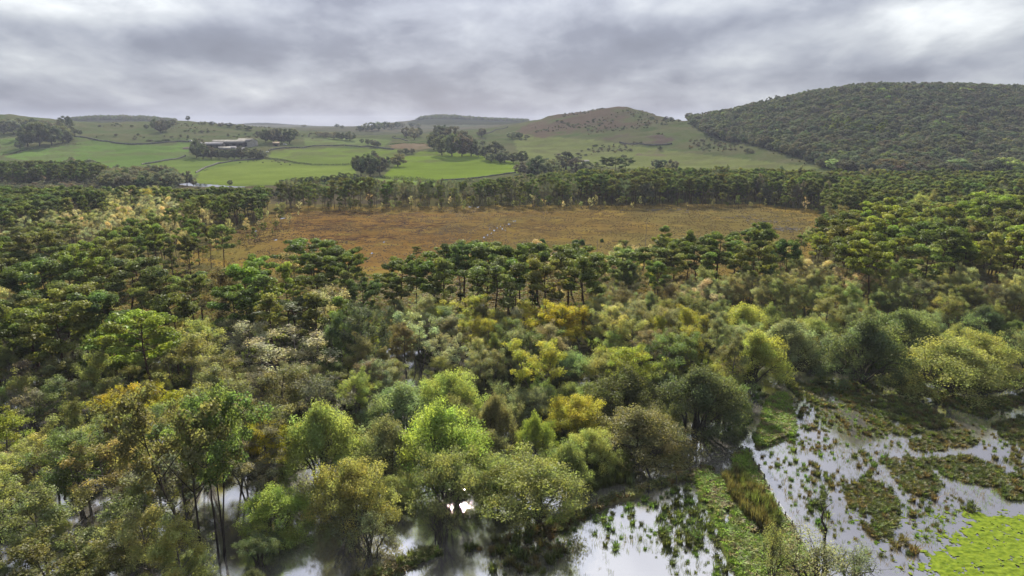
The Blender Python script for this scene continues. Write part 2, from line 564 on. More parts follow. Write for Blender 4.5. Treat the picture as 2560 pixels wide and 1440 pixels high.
MEADOW = [(1865, 950), (1960, 930), (2250, 935), (2420, 985), (2560, 975), (3600, 960), (4200, 1700), (700, 1700), (980, 1440), (1280, 1345), (1500, 1255),
          (1740, 1165), (1830, 1085)]
DYKES = [
    [(1840, 1135), (1872, 1130), (1900, 1190), (1945, 1270), (1985, 1330), (2040, 1440), (2060, 1520), (1870, 1520), (1842, 1440), (1805, 1350), (1770, 1270), (1733, 1195), (1760, 1180), (1800, 1200), (1830, 1195)],
    [(1960, 985), (1975, 1000), (1990, 1060), (1990, 1085), (1930, 1110), (1895, 1120), (1890, 1095), (1905, 1040), (1920, 1000)],
    [(1300, 1345), (1420, 1295), (1520, 1248), (1640, 1210), (1742, 1175), (1785, 1165), (1780, 1182), (1742, 1195), (1640, 1222), (1520, 1264), (1420, 1312), (1310, 1356)],
    [(860, 1460), (1000, 1402), (1090, 1370), (1100, 1385), (1010, 1428), (960, 1460)],
]
POOLS_IN_DYKE = [[(1800, 1275), (1822, 1280), (1826, 1312), (1808, 1318)], [(1885, 1320), (1915, 1330), (1905, 1350), (1880, 1340)], [(1843, 1210), (1860, 1215), (1858, 1240), (1845, 1235)]]
SEDGE = [   # raised sedge ground and dense rush beds of the flooded meadow
    [(1965, 960), (2050, 950), (2150, 955), (2210, 965), (2205, 985), (2160, 1005), (2140, 1020), (2060, 1020), (2000, 1000)],
    [(2100, 1000), (2230, 990), (2330, 1020), (2390, 1065), (2330, 1075), (2270, 1090), (2215, 1085), (2150, 1040)],
    [(2215, 960), (2300, 960), (2420, 1000), (2560, 985), (3000, 980), (3000, 1010), (2560, 1010), (2470, 1045), (2420, 1035), (2330, 1005), (2260, 985)],
    [(2270, 1105), (2330, 1085), (2420, 1080), (2450, 1110), (2360, 1125), (2290, 1130)],
    [(2215, 1150), (2275, 1140), (2330, 1175), (2360, 1215), (2320, 1245), (2270, 1230), (2230, 1190)],
    [(2300, 1150), (2420, 1140), (2500, 1170), (2520, 1210), (2460, 1215), (2380, 1200)],
    [(2110, 1220), (2180, 1200), (2240, 1230), (2250, 1300), (2225, 1360), (2180, 1340), (2120, 1290)],
    [(2480, 1060), (2560, 1040), (2700, 1040), (2700, 1140), (2560, 1120), (2500, 1090)],
    [(2460, 1200), (2560, 1180), (2660, 1200), (2660, 1250), (2520, 1250)],
]
BOG = [(700, 522), (820, 518), (1000, 518), (1400, 515), (1900, 510), (2040, 528), (2075, 555), (2025, 600), (2035, 640), (1985, 690), (1500, 705),
       (1250, 760), (1000, 705), (700, 690), (500, 660), (430, 655), (560, 592), (640, 556)]
in_meadow = inside(MEADOW, UJ, VJ) & near
in_dyke = np.zeros_like(in_meadow)
for p in DYKES:
    in_dyke |= inside(p, UJ, VJ)
for p in POOLS_IN_DYKE:
    in_dyke &= ~inside(p, UJ, VJ)
in_dyke &= near
in_sedge = np.zeros_like(in_meadow)
for p in SEDGE:
    in_sedge |= inside(p, UJ, VJ)
in_sedge &= near & (fbm(XG, YG, 2.6, 3, 31) > 0.47)
in_bog = inside(BOG, U0 + ju * 5 * px_per_m, V0 + jv * 3 * px_per_m) & near
carr = near & ~in_meadow & ~in_bog & (YG < 235)
wet = (fbm(XG, YG, 9, 4, 41) - 0.5) * 1.9
zc = np.clip(wet + 0.02 + np.clip((YG - 120) / 90, -0.25, 0.55), -0.35, 0.45)
for (pu, pv_, ru, rv) in ((1020, 930, 55, 75), (560, 1330, 90, 60), (180, 1340, 70, 50), (790, 1080, 35, 40), (1170, 1180, 140, 130), (960, 1340, 300, 90), (1080, 1420, 330, 70), (1660, 1110, 90, 50)):
    zc = zc - 0.6 * np.exp(-((U0 - pu) / ru) ** 2 - ((V0 - pv_) / rv) ** 2)
zc = zc + 1.3 * np.exp(-((U0 - 1142) / 50) ** 2 - ((V0 - 1240) / 34) ** 2)  # islet added to cover the sun's glint on the water
ZG = np.where(carr, np.clip(zc, -0.4, 0.5), ZG)
ZG = np.where(in_meadow, -0.28 + 0.2 * (fbm(XG, YG, 4, 3, 51) - 0.5), ZG)
ZG = np.where(in_sedge & in_meadow, 0.02 + 0.16 * (fbm(XG, YG, 1.6, 3, 52) - 0.35), ZG)
ZG = np.where(in_dyke, 0.30 + 0.35 * (fbm(XG, YG, 2.0, 3, 53) - 0.4), ZG)
ZG = np.where(in_bog, FLAT + 0.5 * (fbm(XG, YG, 3.0, 3, 54) - 0.5), ZG)
FLOODS = [[(395, 449), (470, 452), (560, 459), (640, 463), (600, 468), (500, 466), (430, 460)], [(955, 441), (1030, 446), (1098, 453), (1090, 457), (1020, 451), (950, 446)],
          [(1135, 456), (1200, 452), (1230, 458), (1160, 464)]]
for p in FLOODS:
    ZG = np.where(inside(p, UG, VG) & (YG > 400) & (YG < 760), -0.3, ZG)
ZG[YG <= 700] = np.maximum(ZG[YG <= 700], -0.6)

# --- land cover (albedo only)
C = np.zeros(XG.shape + (3,))
big = fbm(XG, YG, 120, 4, 61)
mid = fbm(XG, YG, 28, 4, 62)
fine = fbm(XG, YG, 7, 3, 63)


def setc(mask, col, col2=None, w=None):
    c = np.asarray(col, float)
    if col2 is not None:
        w = np.clip((mid - 0.3) / 0.4, 0, 1) if w is None else w
        c = c * (1 - w[..., None]) + np.asarray(col2, float) * w[..., None]
        C[mask] = c[mask]
    else:
        C[mask] = c


far = YG >= 470
setc(np.ones_like(far), (0.06, 0.062, 0.025), (0.08, 0.07, 0.03))          # carr floor, scrub
setc((YG > 560), (0.070, 0.093, 0.034), (0.095, 0.095, 0.047))                 # rough pasture
setc((YG > 1500), (0.074, 0.081, 0.051), (0.100, 0.093, 0.069), np.clip((big - 0.35) / 0.3, 0, 1))
UF, VF = UG + ju * 6, VG + jv * 3
PASTURE = [
    ([(955, 441), (985, 416), (1010, 394), (1060, 376), (1190, 386), (1300, 408), (1310, 430), (1100, 453)], (0.117, 0.165, 0.023)),
    ([(480, 464), (500, 430), (560, 412), (660, 398), (740, 410), (800, 415), (885, 413), (892, 446), (700, 462)], (0.123, 0.161, 0.033)),
    ([(670, 393), (680, 377), (800, 369), (1000, 373), (985, 398), (890, 411), (800, 413), (740, 408)], (0.113, 0.153, 0.033)),
    ([(350, 414), (420, 402), (480, 397), (650, 400), (510, 425), (480, 445), (400, 430)], (0.103, 0.144, 0.033)),
    ([(10, 392), (60, 378), (190, 363), (330, 366), (475, 364), (470, 390), (420, 401), (350, 413), (280, 428), (120, 410)], (0.089, 0.140, 0.033)),
    ([(190, 342), (250, 353), (330, 363), (475, 356), (475, 364), (330, 366), (190, 363)], (0.084, 0.124, 0.033)),
    ([(0, 346), (60, 344), (60, 372), (0, 388)], (0.084, 0.124, 0.033)),
    ([(880, 452), (955, 443), (1098, 456), (1090, 470), (900, 466)], (0.118, 0.158, 0.037)),
    ([(1280, 335), (1480, 350), (1700, 380), (2060, 420), (2000, 432), (1690, 430), (1430, 410), (1300, 395)], (0.116, 0.133, 0.046)),
    ([(760, 345), (900, 344), (980, 350), (960, 366), (860, 362), (760, 364)], (0.103, 0.133, 0.046)),
]
for poly, c in PASTURE:
    msk = inside(poly, UF, VF) & (YG > 560) & (YG < 1300)
    setc(msk, c, tuple(x * 1.16 for x in c))
setc(inside([(975, 364), (1000, 358), (1060, 358), (1078, 370), (1040, 375), (980, 371)], UF, VF) & far, (0.165, 0.124, 0.079))
# bracken and rough grass on the craggy hill
mot = (0.80 + 0.40 * fbm(XG, YG, 55, 5, 81, 0.6))[..., None] * np.where((YG > 560)[..., None], 1.0, 1.0)
C = np.where((YG > 560)[..., None], C * mot, C)
rough = np.clip((fbm(XG, YG, 33, 4, 82, 0.6) - 0.52) / 0.12, 0, 1) * (hill_w > 0.25) * (YG > 560) * 0.5
C = C * (1 - rough[..., None]) + np.array([0.10, 0.098, 0.05]) * rough[..., None]
FARWOOD = [[(150, 304), (200, 290), (300, 288), (440, 294), (440, 310), (150, 310)], [(1020, 306), (1060, 290), (1110, 284), (1220, 296), (1320, 298), (1330, 312), (1020, 312)], [(575, 312), (640, 298), (740, 312)]]
for poly in FARWOOD:
    setc(inside(poly, UG, VG) & (YG > 1800), (0.030, 0.033, 0.020), (0.042, 0.045, 0.022))
hillw = np.clip((fbm(XG, YG, 60, 5, 71, 0.6) - 0.40) / 0.16, 0, 1)
for poly, c in (([(1290, 330), (1330, 300), (1420, 278), (1540, 262), (1640, 285), (1670, 305), (1560, 318), (1440, 330), (1340, 348)], (0.10, 0.075, 0.052)),
                ([(1500, 345), (1560, 335), (1660, 338), (1690, 352), (1640, 366), (1560, 362)], (0.085, 0.066, 0.052)),
                ([(1590, 385), (1650, 372), (1662, 400), (1655, 432), (1610, 420)], (0.12, 0.098, 0.066))):
    msk = inside(poly, UG + ju * 30, VG + jv * 12) & far & (YG < 1700)
    cur = C.copy()
    C[msk] = (cur * (1 - hillw[..., None]) + np.asarray(c) * hillw[..., None])[msk]
setc(inside([(1722, 290), (1735, 316), (1807, 354), (1865, 359), (1969, 386), (2053, 418), (2200, 445), (3300, 445), (3300, 100), (1722, 100)], UG, VG) & (YG > 560), (0.035, 0.04, 0.022))
# left scrub and flats before the pastures
setc((YG > 235) & (YG < 640) & (XG < -60) & ~in_bog & ~far, (0.10, 0.088, 0.035), (0.14, 0.115, 0.042))
setc((YG > 440) & (YG < 640) & (VG > 440 + np.clip((UG - 300) / 8.0, 0, 25)) & (UG < 1000), (0.075, 0.062, 0.042), (0.095, 0.08, 0.045))
setc(carr, (0.040, 0.038, 0.022), (0.060, 0.058, 0.028))
gold_floor = carr & (YG > 165)
setc(gold_floor, (0.19, 0.145, 0.034), (0.12, 0.10, 0.035))
setc(in_meadow, (0.035, 0.032, 0.024))
setc(in_sedge, (0.060, 0.058, 0.022), (0.085, 0.08, 0.025))
setc(in_dyke, (0.11, 0.16, 0.028), (0.14, 0.125, 0.05), np.clip((fine - 0.35) / 0.3, 0, 1))
edge = np.clip((V0 - 640) / 60, 0, 1) * in_bog
setc(in_bog, (0.182, 0.108, 0.033), (0.142, 0.113, 0.038), np.clip((U0 - 900) / 800 + (mid - 0.5) * 1.6, 0, 1))
C = np.where(in_bog[..., None], C * (0.72 + 0.56 * fbm(XG, YG, 16, 4, 83, 0.6))[..., None], C)
lg = np.clip((760 - U0) / 220, 0, 1) * in_bog
C = C * (1 - lg[..., None]) + np.array([0.155, 0.132, 0.036]) * (0.8 + 0.4 * mid[..., None]) * lg[..., None]
rim = in_bog & (blur(blur(in_bog.astype(float), 40, 0), 40, 1) + (fine - 0.5) * 0.5 < 0.90)
setc(rim, (0.22, 0.155, 0.038), (0.17, 0.125, 0.038))
heath = np.where(in_bog, np.clip(0.18 + 1.15 * np.exp(-((U0 - 860) / 330) ** 2 - ((V0 - 575) / 42) ** 2) + 0.55 * np.exp(-((U0 - 1420) / 160) ** 2 - ((V0 - 575) / 16) ** 2)
                                + 0.35 * (mid - 0.4), 0, 1), 0.0)

nr, nc = XG.shape
ii, jj = np.meshgrid(np.arange(nr - 1), np.arange(nc - 1), indexing="ij")
Q = np.stack([ii * nc + jj, ii * nc + jj + 1, (ii + 1) * nc + jj + 1, (ii + 1) * nc + jj], -1).reshape(-1, 4)
VERT = np.stack([XG, YG, ZG], -1).reshape(-1, 3)
COVER = np.concatenate([C, np.ones(C.shape[:2] + (1,))], -1).reshape(-1, 4)
HEATH = heath.reshape(-1)
zone = np.where(in_bog, 1, np.where(YG < 470, 0, np.where(hill_w > 0.55, 3, 2)))
zq = zone[:-1, :-1].reshape(-1)
for zi, zname in ((0, "wetland_ground"), (1, "bog_ground"), (2, "pasture_land"), (3, "hills")):
    q = Q[zq == zi]
    used, inv = np.unique(q, return_inverse=True)
    me = mesh_from(zname, VERT[used], inv.reshape(-1, 4), mats=[M_GROUND], smooth=True)
    fattr(me, "cover", COVER[used], "POINT", "FLOAT_COLOR")
    fattr(me, "heath", HEATH[used], "POINT")
    structure(zname, me)
# the flood: one flat sheet of water
g = Geo()
g.add([[-900, -60, 0], [900, -60, 0], [900, 780, 0], [-900, 780, 0]], [[0, 1, 2, 3]])
structure("flood_water", g.build("flood_water", [M_WATER]))
me = mesh_from("lake_bed", [[-9000, -2000, -3], [9000, -2000, -3], [9000, 7600, -3], [-9000, 7600, -3]], [[0, 1, 2, 3]], mats=[M_GROUND])
fattr(me, "cover", np.tile([0.07, 0.09, 0.04, 1], (4, 1)), "POINT", "FLOAT_COLOR")
fattr(me, "heath", np.zeros(4), "POINT")
structure("lake_bed", me)


def terrain(X, Y):
    X, Y = np.asarray(X, float), np.asarray(Y, float)
    a = np.clip(X / np.maximum(Y, 1), A_COLS[0], A_COLS[-1])
    fj = (a - A_COLS[0]) / (A_COLS[1] - A_COLS[0])
    fi = np.interp(Y, Y_ROWS, np.arange(nr))
    i0, j0 = np.clip(fi.astype(int), 0, nr - 2), np.clip(fj.astype(int), 0, nc - 2)
    ti, tj = fi - i0, fj - j0
    return (ZG[i0, j0] * (1 - ti) * (1 - tj) + ZG[i0 + 1, j0] * ti * (1 - tj) + ZG[i0, j0 + 1] * (1 - ti) * tj + ZG[i0 + 1, j0 + 1] * ti * tj)


_YS = np.geomspace(55, 6500, 2600)


def ground_at(u, v):
    """first point of the terrain that the photo shows at pixel (u, v)"""
    x, y, z = ray(u, v)
    s = _YS / y
    zt = np.maximum(terrain(x * s, _YS), 0)
    hit = np.nonzero(H + z * s <= zt)[0]
    if len(hit) == 0:      # just over the skyline: take the ridge that comes closest
        i = int(np.argmin(np.where(_YS < 1700, (H + z * s - zt) / _YS, 9)))
    else:
        i = hit[0]
    return x * s[i], _YS[i], float(zt[i])


# ------------------------------------------------------------------ air
hz = bpy.data.materials.new("air")
hz.use_nodes = True
HT = NT(hz.node_tree)
ho = HT.n("ShaderNodeOutputMaterial")
hv = HT.n("ShaderNodeVolumePrincipled")
hv.inputs["Color"].default_value = (0.60, 0.66, 0.85, 1)
hv.inputs["Density"].default_value = 0.00007
hv.inputs["Anisotropy"].default_value = 0.0
HT.link(hv.outputs[0], ho.inputs["Volume"])
g = Geo()
g.box((0, 2750, 66), (16000, 9400, 140))      # bottom at -4, top at 136
haze = link("haze", g.build("haze", [hz]))
haze["kind"] = "stuff"


# ------------------------------------------------------------------ vegetation generators
def unit(rng, n):
    v = rng.normal(size=(n, 3))
    return v / (np.linalg.norm(v, axis=1, keepdims=True) + 1e-9)


def leaf_arrays(rng, cen, nor, size, aspect=0.62):
    n = len(cen)
    r = unit(rng, n)
    a = np.cross(nor, r)
    a /= np.linalg.norm(a, axis=1, keepdims=True) + 1e-9
    b = np.cross(nor, a)
    s = np.asarray(size).reshape(-1, 1)
    v = np.stack([cen - a * s, cen + b * s * aspect + nor * s * 0.12, cen + a * s, cen - b * s * aspect + nor * s * 0.12], 1)
    return v.reshape(-1, 3)


def fill_clumps(rng, cl, rad, per, size, up=0.35, hollow=2.4, droop=0.0):
    """leaf positions, normals, sizes and clump tone for clumps at CL with radii RAD"""
    k = len(cl)
    rad = np.broadcast_to(np.asarray(rad, float), (k, 3)) if np.ndim(rad) < 2 else rad
    idx = np.repeat(np.arange(k), per)
    n = len(idx)
    un = unit(rng, n)
    rr = rng.random(n) ** (1 / hollow)
    p = cl[idx] + un * rr[:, None] * rad[idx]
    if droop:
        p[:, 2] -= droop * rng.random(n) ** 2
    nn = un * 0.8 + unit(rng, n) * 0.75 + np.array([0, 0, up])
    nn /= np.linalg.norm(nn, axis=1, keepdims=True) + 1e-9
    s = size * (0.65 + 0.7 * rng.random(n))
    tone = (rng.random(k)[idx] * 0.74 + rng.random(n) * 0.26)
    yel = np.clip(rng.normal(0.45, 0.32, k)[idx] + rng.normal(0, 0.13, n), 0, 1)
    return p, nn, s, tone, yel


def crown_mesh(name, rng, parts, mat):
    p, nn, s, tone, yel = [np.concatenate(x) for x in zip(*parts)]
    v = leaf_arrays(rng, p, nn, s)
    me = mesh_from(name, v, np.arange(len(v)).reshape(-1, 4), mats=[mat])
    fattr(me, "var", tone)
    fattr(me, "yel", yel)
    return me


def wavy(rng, a, b, k, amp):
    t = np.linspace(0, 1, k)[:, None]
    p = a * (1 - t) + b * t
    w = rng.normal(size=(k, 3)) * amp
    w[0] = 0
    w[-1] *= 0.3
    return p + np.cumsum(w, 0) * np.sin(t * pi * 0.9) * 0.6


def twigs(rng, G, tips, length, n, up=0.3, r=0.018):
    for tip in tips:
        for _ in range(n):
            dd = unit(rng, 1)[0] + np.array([0, 0, up])
            e = tip + dd * length * (0.5 + rng.random())
            G.tube([tip, (tip + e) / 2 + unit(rng, 1)[0] * length * 0.15, e], [r, r * 0.8, r * 0.35], 3)


def gen_pine(seed, h=15.0, R=4.2, leaf=0.20, dens=1.75, base=0.48, trunk_r=0.24, style=0):
    rng = np.random.default_rng(seed)
    G = Geo()
    lean = rng.normal(0, 0.5, 2)
    top = np.array([lean[0], lean[1], h * 0.96])
    k = 9
    tr = wavy(rng, np.array([0, 0, -0.6]), top, k, 0.22)
    G.tube(tr, np.linspace(trunk_r, 0.06, k), 7)
    pads, rads, per = [], [], []
    nl = int(rng.integers(14, 20))
    for i in range(nl):
        t = (i + rng.random()) / nl
        z = h * (base + (0.97 - base) * t)
        f = np.interp(z, tr[:, 2], np.arange(k))
        o = tr[int(f)] * (1 - f % 1) + tr[min(int(f) + 1, k - 1)] * (f % 1)
        az = i * 2.4 + rng.normal(0, 0.5)
        if style == 0:      # broad, flat-topped old pine
            L = R * (0.62 + 0.55 * min(t / 0.45, 1) - 0.85 * max(0, (t - 0.5) / 0.5) ** 1.5)
        else:               # younger, pointed crown
            L = R * (1.05 - 0.82 * t)
        L *= 0.6 + 0.6 * rng.random()
        rise = L * (0.12 + 0.45 * t + rng.normal(0, 0.08))
        e = o + np.array([cos(az) * L, sin(az) * L, rise])
        path = wavy(rng, o, e, 5, 0.12)
        G.tube(path, np.linspace(0.085 * (1.15 - t * 0.6), 0.025, 5), 4)
        for q in ((0.62, 0.85), (1.0, 1.0)) if L < R * 0.6 else ((0.5, 0.7), (0.78, 0.95), (1.02, 1.0)):
            c = o + (e - o) * q[0] + rng.normal(0, 0.28, 3) * np.array([1, 1, 0.5]) + np.array([0, 0, 0.18])
            w = (0.75 + 0.65 * rng.random()) * q[1] * (R / 4.2) ** 0.5
            pads.append(c)
            rads.append((w * 1.05, w * 1.05, w * 0.56))
            per.append(w * w)
    for i in range(5):      # dead snags on the bare trunk
        z = h * (0.2 + 0.3 * rng.random())
        f = np.interp(z, tr[:, 2], np.arange(k))
        o = tr[int(f)]
        az = rng.random() * 6.28
        L = 0.6 + 1.4 * rng.random()
        G.tube([o, o + np.array([cos(az) * L, sin(az) * L, 0.1 * L])], [0.04, 0.012], 3)
    pads.append(top + np.array([0, 0, 0.1]))
    rads.append((0.9, 0.9, 0.6))
    per.append(0.9)
    per = np.maximum((np.array(per) * 105 * dens).astype(int), 8)
    cl = fill_clumps(rng, np.array(pads), np.array(rads), per, leaf, up=0.55, hollow=2.0)
    return G.build("pine_trunk", [M_BARK_PINE], True), crown_mesh("pine_crown", rng, [cl], M_NEEDLE)


def gen_birch(seed, h=12.0, R=2.9, leaf=0.078, dens=3.0, bark=None, stems=1, base=0.28, sparse=0.0, twig=3, droop=0.5):
    rng = np.random.default_rng(seed)
    G = Geo()
    pads, rads, per, tips = [], [], [], []
    for s in range(stems):
        off = rng.normal(0, 0.35, 2) if stems > 1 else np.zeros(2)
        sp = rng.normal(0, 1.2 if stems > 1 else 0.45, 2) + off * 2.0
        hs = h * (0.82 + 0.18 * rng.random()) if s else h
        k = 8
        tr = wavy(rng, np.array([off[0], off[1], -0.7]), np.array([off[0] + sp[0], off[1] + sp[1], hs * 0.97]), k, 0.17)
        G.tube(tr, np.linspace(0.16 if stems == 1 else 0.12, 0.02, k), 6)
        nl = int(26 / (0.55 * stems + 0.45))
        for i in range(nl):
            t = (i + rng.random()) / nl
            z = hs * (base + (0.95 - base) * t)
            f = np.interp(z, tr[:, 2], np.arange(k))
            o = tr[int(f)] * (1 - f % 1) + tr[min(int(f) + 1, k - 1)] * (f % 1)
            az = i * 2.4 + rng.normal(0, 0.6)
            L = R * (0.55 + 0.75 * math.sin(min(1.0, 0.18 + t * 1.05) * pi) ** 0.8) * (0.6 + 0.55 * rng.random())
            rise = L * (0.55 + 0.4 * rng.random())
            e = o + np.array([cos(az) * L * 0.85, sin(az) * L * 0.85, rise])
            G.tube(wavy(rng, o, e, 4, 0.1), np.linspace(0.055 * (1.1 - 0.6 * t), 0.012, 4), 4)
            if rng.random() > sparse * 0.5:
                for q in (0.45, 0.75, 1.0):
                    if rng.random() < 0.2 + sparse * 0.3:
                        continue
                    c = o + (e - o) * q + rng.normal(0, 0.22, 3)
                    w = 0.42 + 0.5 * rng.random()
                    pads.append(c)
                    rads.append((w, w, w * 0.85))
                    per.append(w * w * (0.6 + 0.8 * rng.random()))
            tips += [e, (o + e) / 2 + rng.normal(0, 0.2, 3)]
        tips.append(tr[-1])
        pads.append(tr[-1] - np.array([0, 0, 0.3]))
        rads.append((0.5, 0.5, 0.7))
        per.append(0.4)
    twigs(rng, G, tips, 0.75, twig, 0.25, 0.014)
    per = np.maximum((np.array(per) * 155 * dens * (1 - 0.55 * sparse)).astype(int), 4)
    cl = fill_clumps(rng, np.array(pads), np.array(rads), per, leaf, up=0.3, hollow=1.9, droop=droop)
    return G.build("birch_trunk", [bark or M_BARK_BIRCH], True), crown_mesh("birch_crown", rng, [cl], M_LEAF)


def gen_willow(seed, w=10.0, h=7.0, leaf=0.085, dens=2.8, open_=0.0, twig=2, bark=None):
    lift = 0.50 if open_ > 0.2 else 0.26 if open_ > 0 else 0.20
    """a many-stemmed sallow that spreads into a broad dome of leaf over bare arching stems"""
    rng = np.random.default_rng(seed)
    G = Geo()
    pads, rads, per, tips = [], [], [], []
    ns = int(rng.integers(8, 12))
    lob = rng.normal(size=(5, 3))
    lob /= np.linalg.norm(lob, axis=1, keepdims=True)
    for s in range(ns):
        az = s * 2 * pi / ns + rng.normal(0, 0.25)
        el = 0.35 + 1.15 * rng.random() ** 0.9
        b0 = np.array([cos(az) * 0.4, sin(az) * 0.4, -0.6])
        e = np.array([cos(az) * cos(el) * w * 0.34, sin(az) * cos(el) * w * 0.34, 0.35 * h + sin(el) * h * 0.45])
        m = np.array([cos(az) * cos(el) * w * 0.15, sin(az) * cos(el) * w * 0.15, e[2] * 0.42])
        path = np.array([b0, (b0 + m) / 2 + rng.normal(0, .18, 3), m, (m + e) / 2 + rng.normal(0, 0.3, 3), e])
        G.tube(path, [0.15, 0.13, 0.105, 0.08, 0.05], 6)
        for b in range(8):
            o = path[2] + (path[4] - path[2]) * rng.random()
            a2 = az + rng.normal(0, 0.75)
            e2 = np.clip(el + rng.normal(0, 0.5), -0.05, 1.5)
            dirv = np.array([cos(a2) * cos(e2), sin(a2) * cos(e2), sin(e2)])
            lump = 0.80 + 0.24 * max(0, float(np.max(lob @ dirv))) ** 2 + rng.normal(0, 0.11)
            tip = np.array([dirv[0] * w * 0.5, dirv[1] * w * 0.5, (lift + dirv[2] * (0.98 - lift)) * h]) * np.array([lump, lump, 0.3 + 0.7 * lump])
            pth = wavy(rng, o, tip, 5, 0.13)
            G.tube(pth, np.linspace(0.05, 0.012, 5), 4)
            tips.append(tip)
            for q in (0.55, 0.8, 1.0):
                if rng.random() < open_ * (1.25 - q):
                    continue
                c = pth[0] + (pth[-1] - pth[0]) * q + rng.normal(0, 0.3, 3)
                r = (0.55 + 0.55 * rng.random()) * (w / 10) ** 0.6
                pads.append(c)
                rads.append((r, r, r * 0.8))
                per.append(r * r * (0.55 + 0.5 * q))
    if open_ < 0.3:      # leaf skirt of the dome, filling between the limbs
        n = 70
        uu = unit(rng, n)
        uu[:, 2] = np.abs(uu[:, 2])
        lump = 0.78 + 0.22 * np.maximum(0, np.max(uu @ lob.T, 1)) ** 2
        c = np.stack([uu[:, 0] * w * 0.47, uu[:, 1] * w * 0.47, (lift - 0.04 + uu[:, 2] * (0.98 - lift)) * h], 1) * lump[:, None]
        for i in range(n):
            r = (0.6 + 0.5 * rng.random()) * (w / 10) ** 0.6
            pads.append(c[i])
            rads.append((r, r, r * 0.8))
            per.append(r * r * 0.8)
    twigs(rng, G, tips, 0.7, twig, 0.35, 0.012)
    per = np.maximum((np.array(per) * 62 * dens * (10 / w) ** 0.2).astype(int), 4)
    cl = fill_clumps(rng, np.array(pads), np.array(rads), per, leaf, up=0.3, hollow=2.0)
    return G.build("willow_stems", [bark or M_BARK_WILLOW], True), crown_mesh("willow_crown", rng, [cl], M_LEAF)


def gen_oak(seed, h=12.0, w=12.0, leaf=0.27, dens=1.6, base=0.06, conic=0.0):
    rng = np.random.default_rng(seed)
    G = Geo()
    G.tube(wavy(rng, np.array([0, 0, -0.8]), np.array([0.1, 0.1, h * 0.72]), 6, 0.12), np.linspace(0.42, 0.12, 6), 7)
    n = 62
    uu = unit(rng, n)
    uu[:, 2] = uu[:, 2] * 0.88 + 0.12
    lob = unit(rng, 7)
    lump = 0.74 + 0.30 * np.maximum(0, np.max(uu @ lob.T, 1)) ** 3 + rng.normal(0, 0.05, n)
    zc, zr = h * (base + 1) / 2 - 0.06 * h, h * (1 - base) / 2 + 0.05 * h
    c = np.stack([uu[:, 0] * w * 0.46 * lump, uu[:, 1] * w * 0.46 * lump, zc + uu[:, 2] * zr * 0.86 * lump], 1)
    if conic:
        tz = np.clip((c[:, 2] - base * h) / (h * (1 - base)), 0, 1)
        c[:, :2] *= (1.25 - conic * tz)[:, None]
    for i in range(0, n, 4):
        o = np.array([0, 0, h * (0.25 + 0.3 * rng.random())])
        G.tube(wavy(rng, o, c[i] * np.array([0.9, 0.9, 0.96]), 4, 0.15), [0.16, 0.11, 0.07, 0.03], 4)
    r = (0.85 + 0.75 * rng.random(n)) * (w / 12)
    rads = np.stack([r * 1.1, r * 1.1, r * 0.78], 1)
    per = (r * r * 46 * dens).astype(int) + 6
    cl = fill_clumps(rng, c, rads, per, leaf, up=0.45, hollow=2.6)
    return G.build("broadleaf_trunk", [M_BARK_DARK], True), crown_mesh("broadleaf_crown", rng, [cl], M_LEAF_FAR)


def gen_tuft(seed, n=70, h=0.75, r=0.42, wide=0.028, name="rush_blades", lean=0.5):
    rng = np.random.default_rng(seed)
    az = rng.random(n) * 2 * pi
    rr = r * np.sqrt(rng.random(n)) * 0.6
    b = np.stack([np.cos(az) * rr, np.sin(az) * rr, np.full(n, -0.12)], 1)
    L = h * (0.55 + 0.6 * rng.random(n))
    az2 = az + rng.normal(0, 0.6, n)
    ln = lean * (0.25 + rng.random(n)) * L
    m = b + np.stack([np.cos(az2) * ln * 0.35, np.sin(az2) * ln * 0.35, L * 0.62 + 0.1], 1)
    t = b + np.stack([np.cos(az2) * ln, np.sin(az2) * ln, L * (1.0 - 0.22 * lean)], 1)
    sd = np.stack([-np.sin(az2), np.cos(az2), np.zeros(n)], 1) * (wide * (0.6 + 0.8 * rng.random(n)))[:, None]
    v = np.stack([b - sd, b + sd, m + sd * 0.8, m - sd * 0.8, t + sd * 0.12, t - sd * 0.12], 1).reshape(-1, 3)
    i = np.arange(n)[:, None] * 6
    q = np.concatenate([i + np.array([0, 1, 2, 3]), i + np.array([3, 2, 4, 5])], 1).reshape(-1, 4)
    me = mesh_from(name, v, q, mats=[M_GRASS])
    tone = np.repeat(rng.random(n), 2)
    fattr(me, "var", tone)
    fattr(me, "yel", np.clip(np.repeat(rng.normal(0.5, 0.25, n), 2), 0, 1))
    return me


PINES = [gen_pine(100 + i, style=0, base=0.50 + 0.06 * (i % 4), R=3.6 + 0.6 * (i % 3)) for i in range(6)] + [gen_pine(120 + i, style=1, base=0.32, R=3.6) for i in range(2)]
BIRCHES = [gen_birch(200 + i, stems=1 + (i % 3 == 2) * 2, base=0.22 + 0.05 * (i % 3), R=2.6 + 0.3 * (i % 3)) for i in range(6)]
BARE = [gen_birch(230 + i, sparse=0.7, twig=5, stems=1 + (i % 2) * 2, leaf=0.10) for i in range(3)]
ALDERS = [gen_birch(260 + i, h=14, R=3.4, base=0.42, stems=(2, 3)[i % 2], bark=M_BARK_DARK, dens=1.7, droop=0.2, leaf=0.12) for i in range(3)]
WILLOWS = [gen_willow(300 + i, open_=(0.0, 0.25, 0.1, 0.35, 0.0, 0.15)[i]) for i in range(6)] + [gen_willow(340, open_=0.6, twig=7, dens=0.8)]
OAKS = [gen_oak(400 + i) for i in range(5)]
CONES = [gen_oak(430 + i, h=13, w=7, conic=0.75, base=0.08) for i in range(2)]
TUFTS = [gen_tuft(500 + i, n=64 + 12 * i) for i in range(4)]

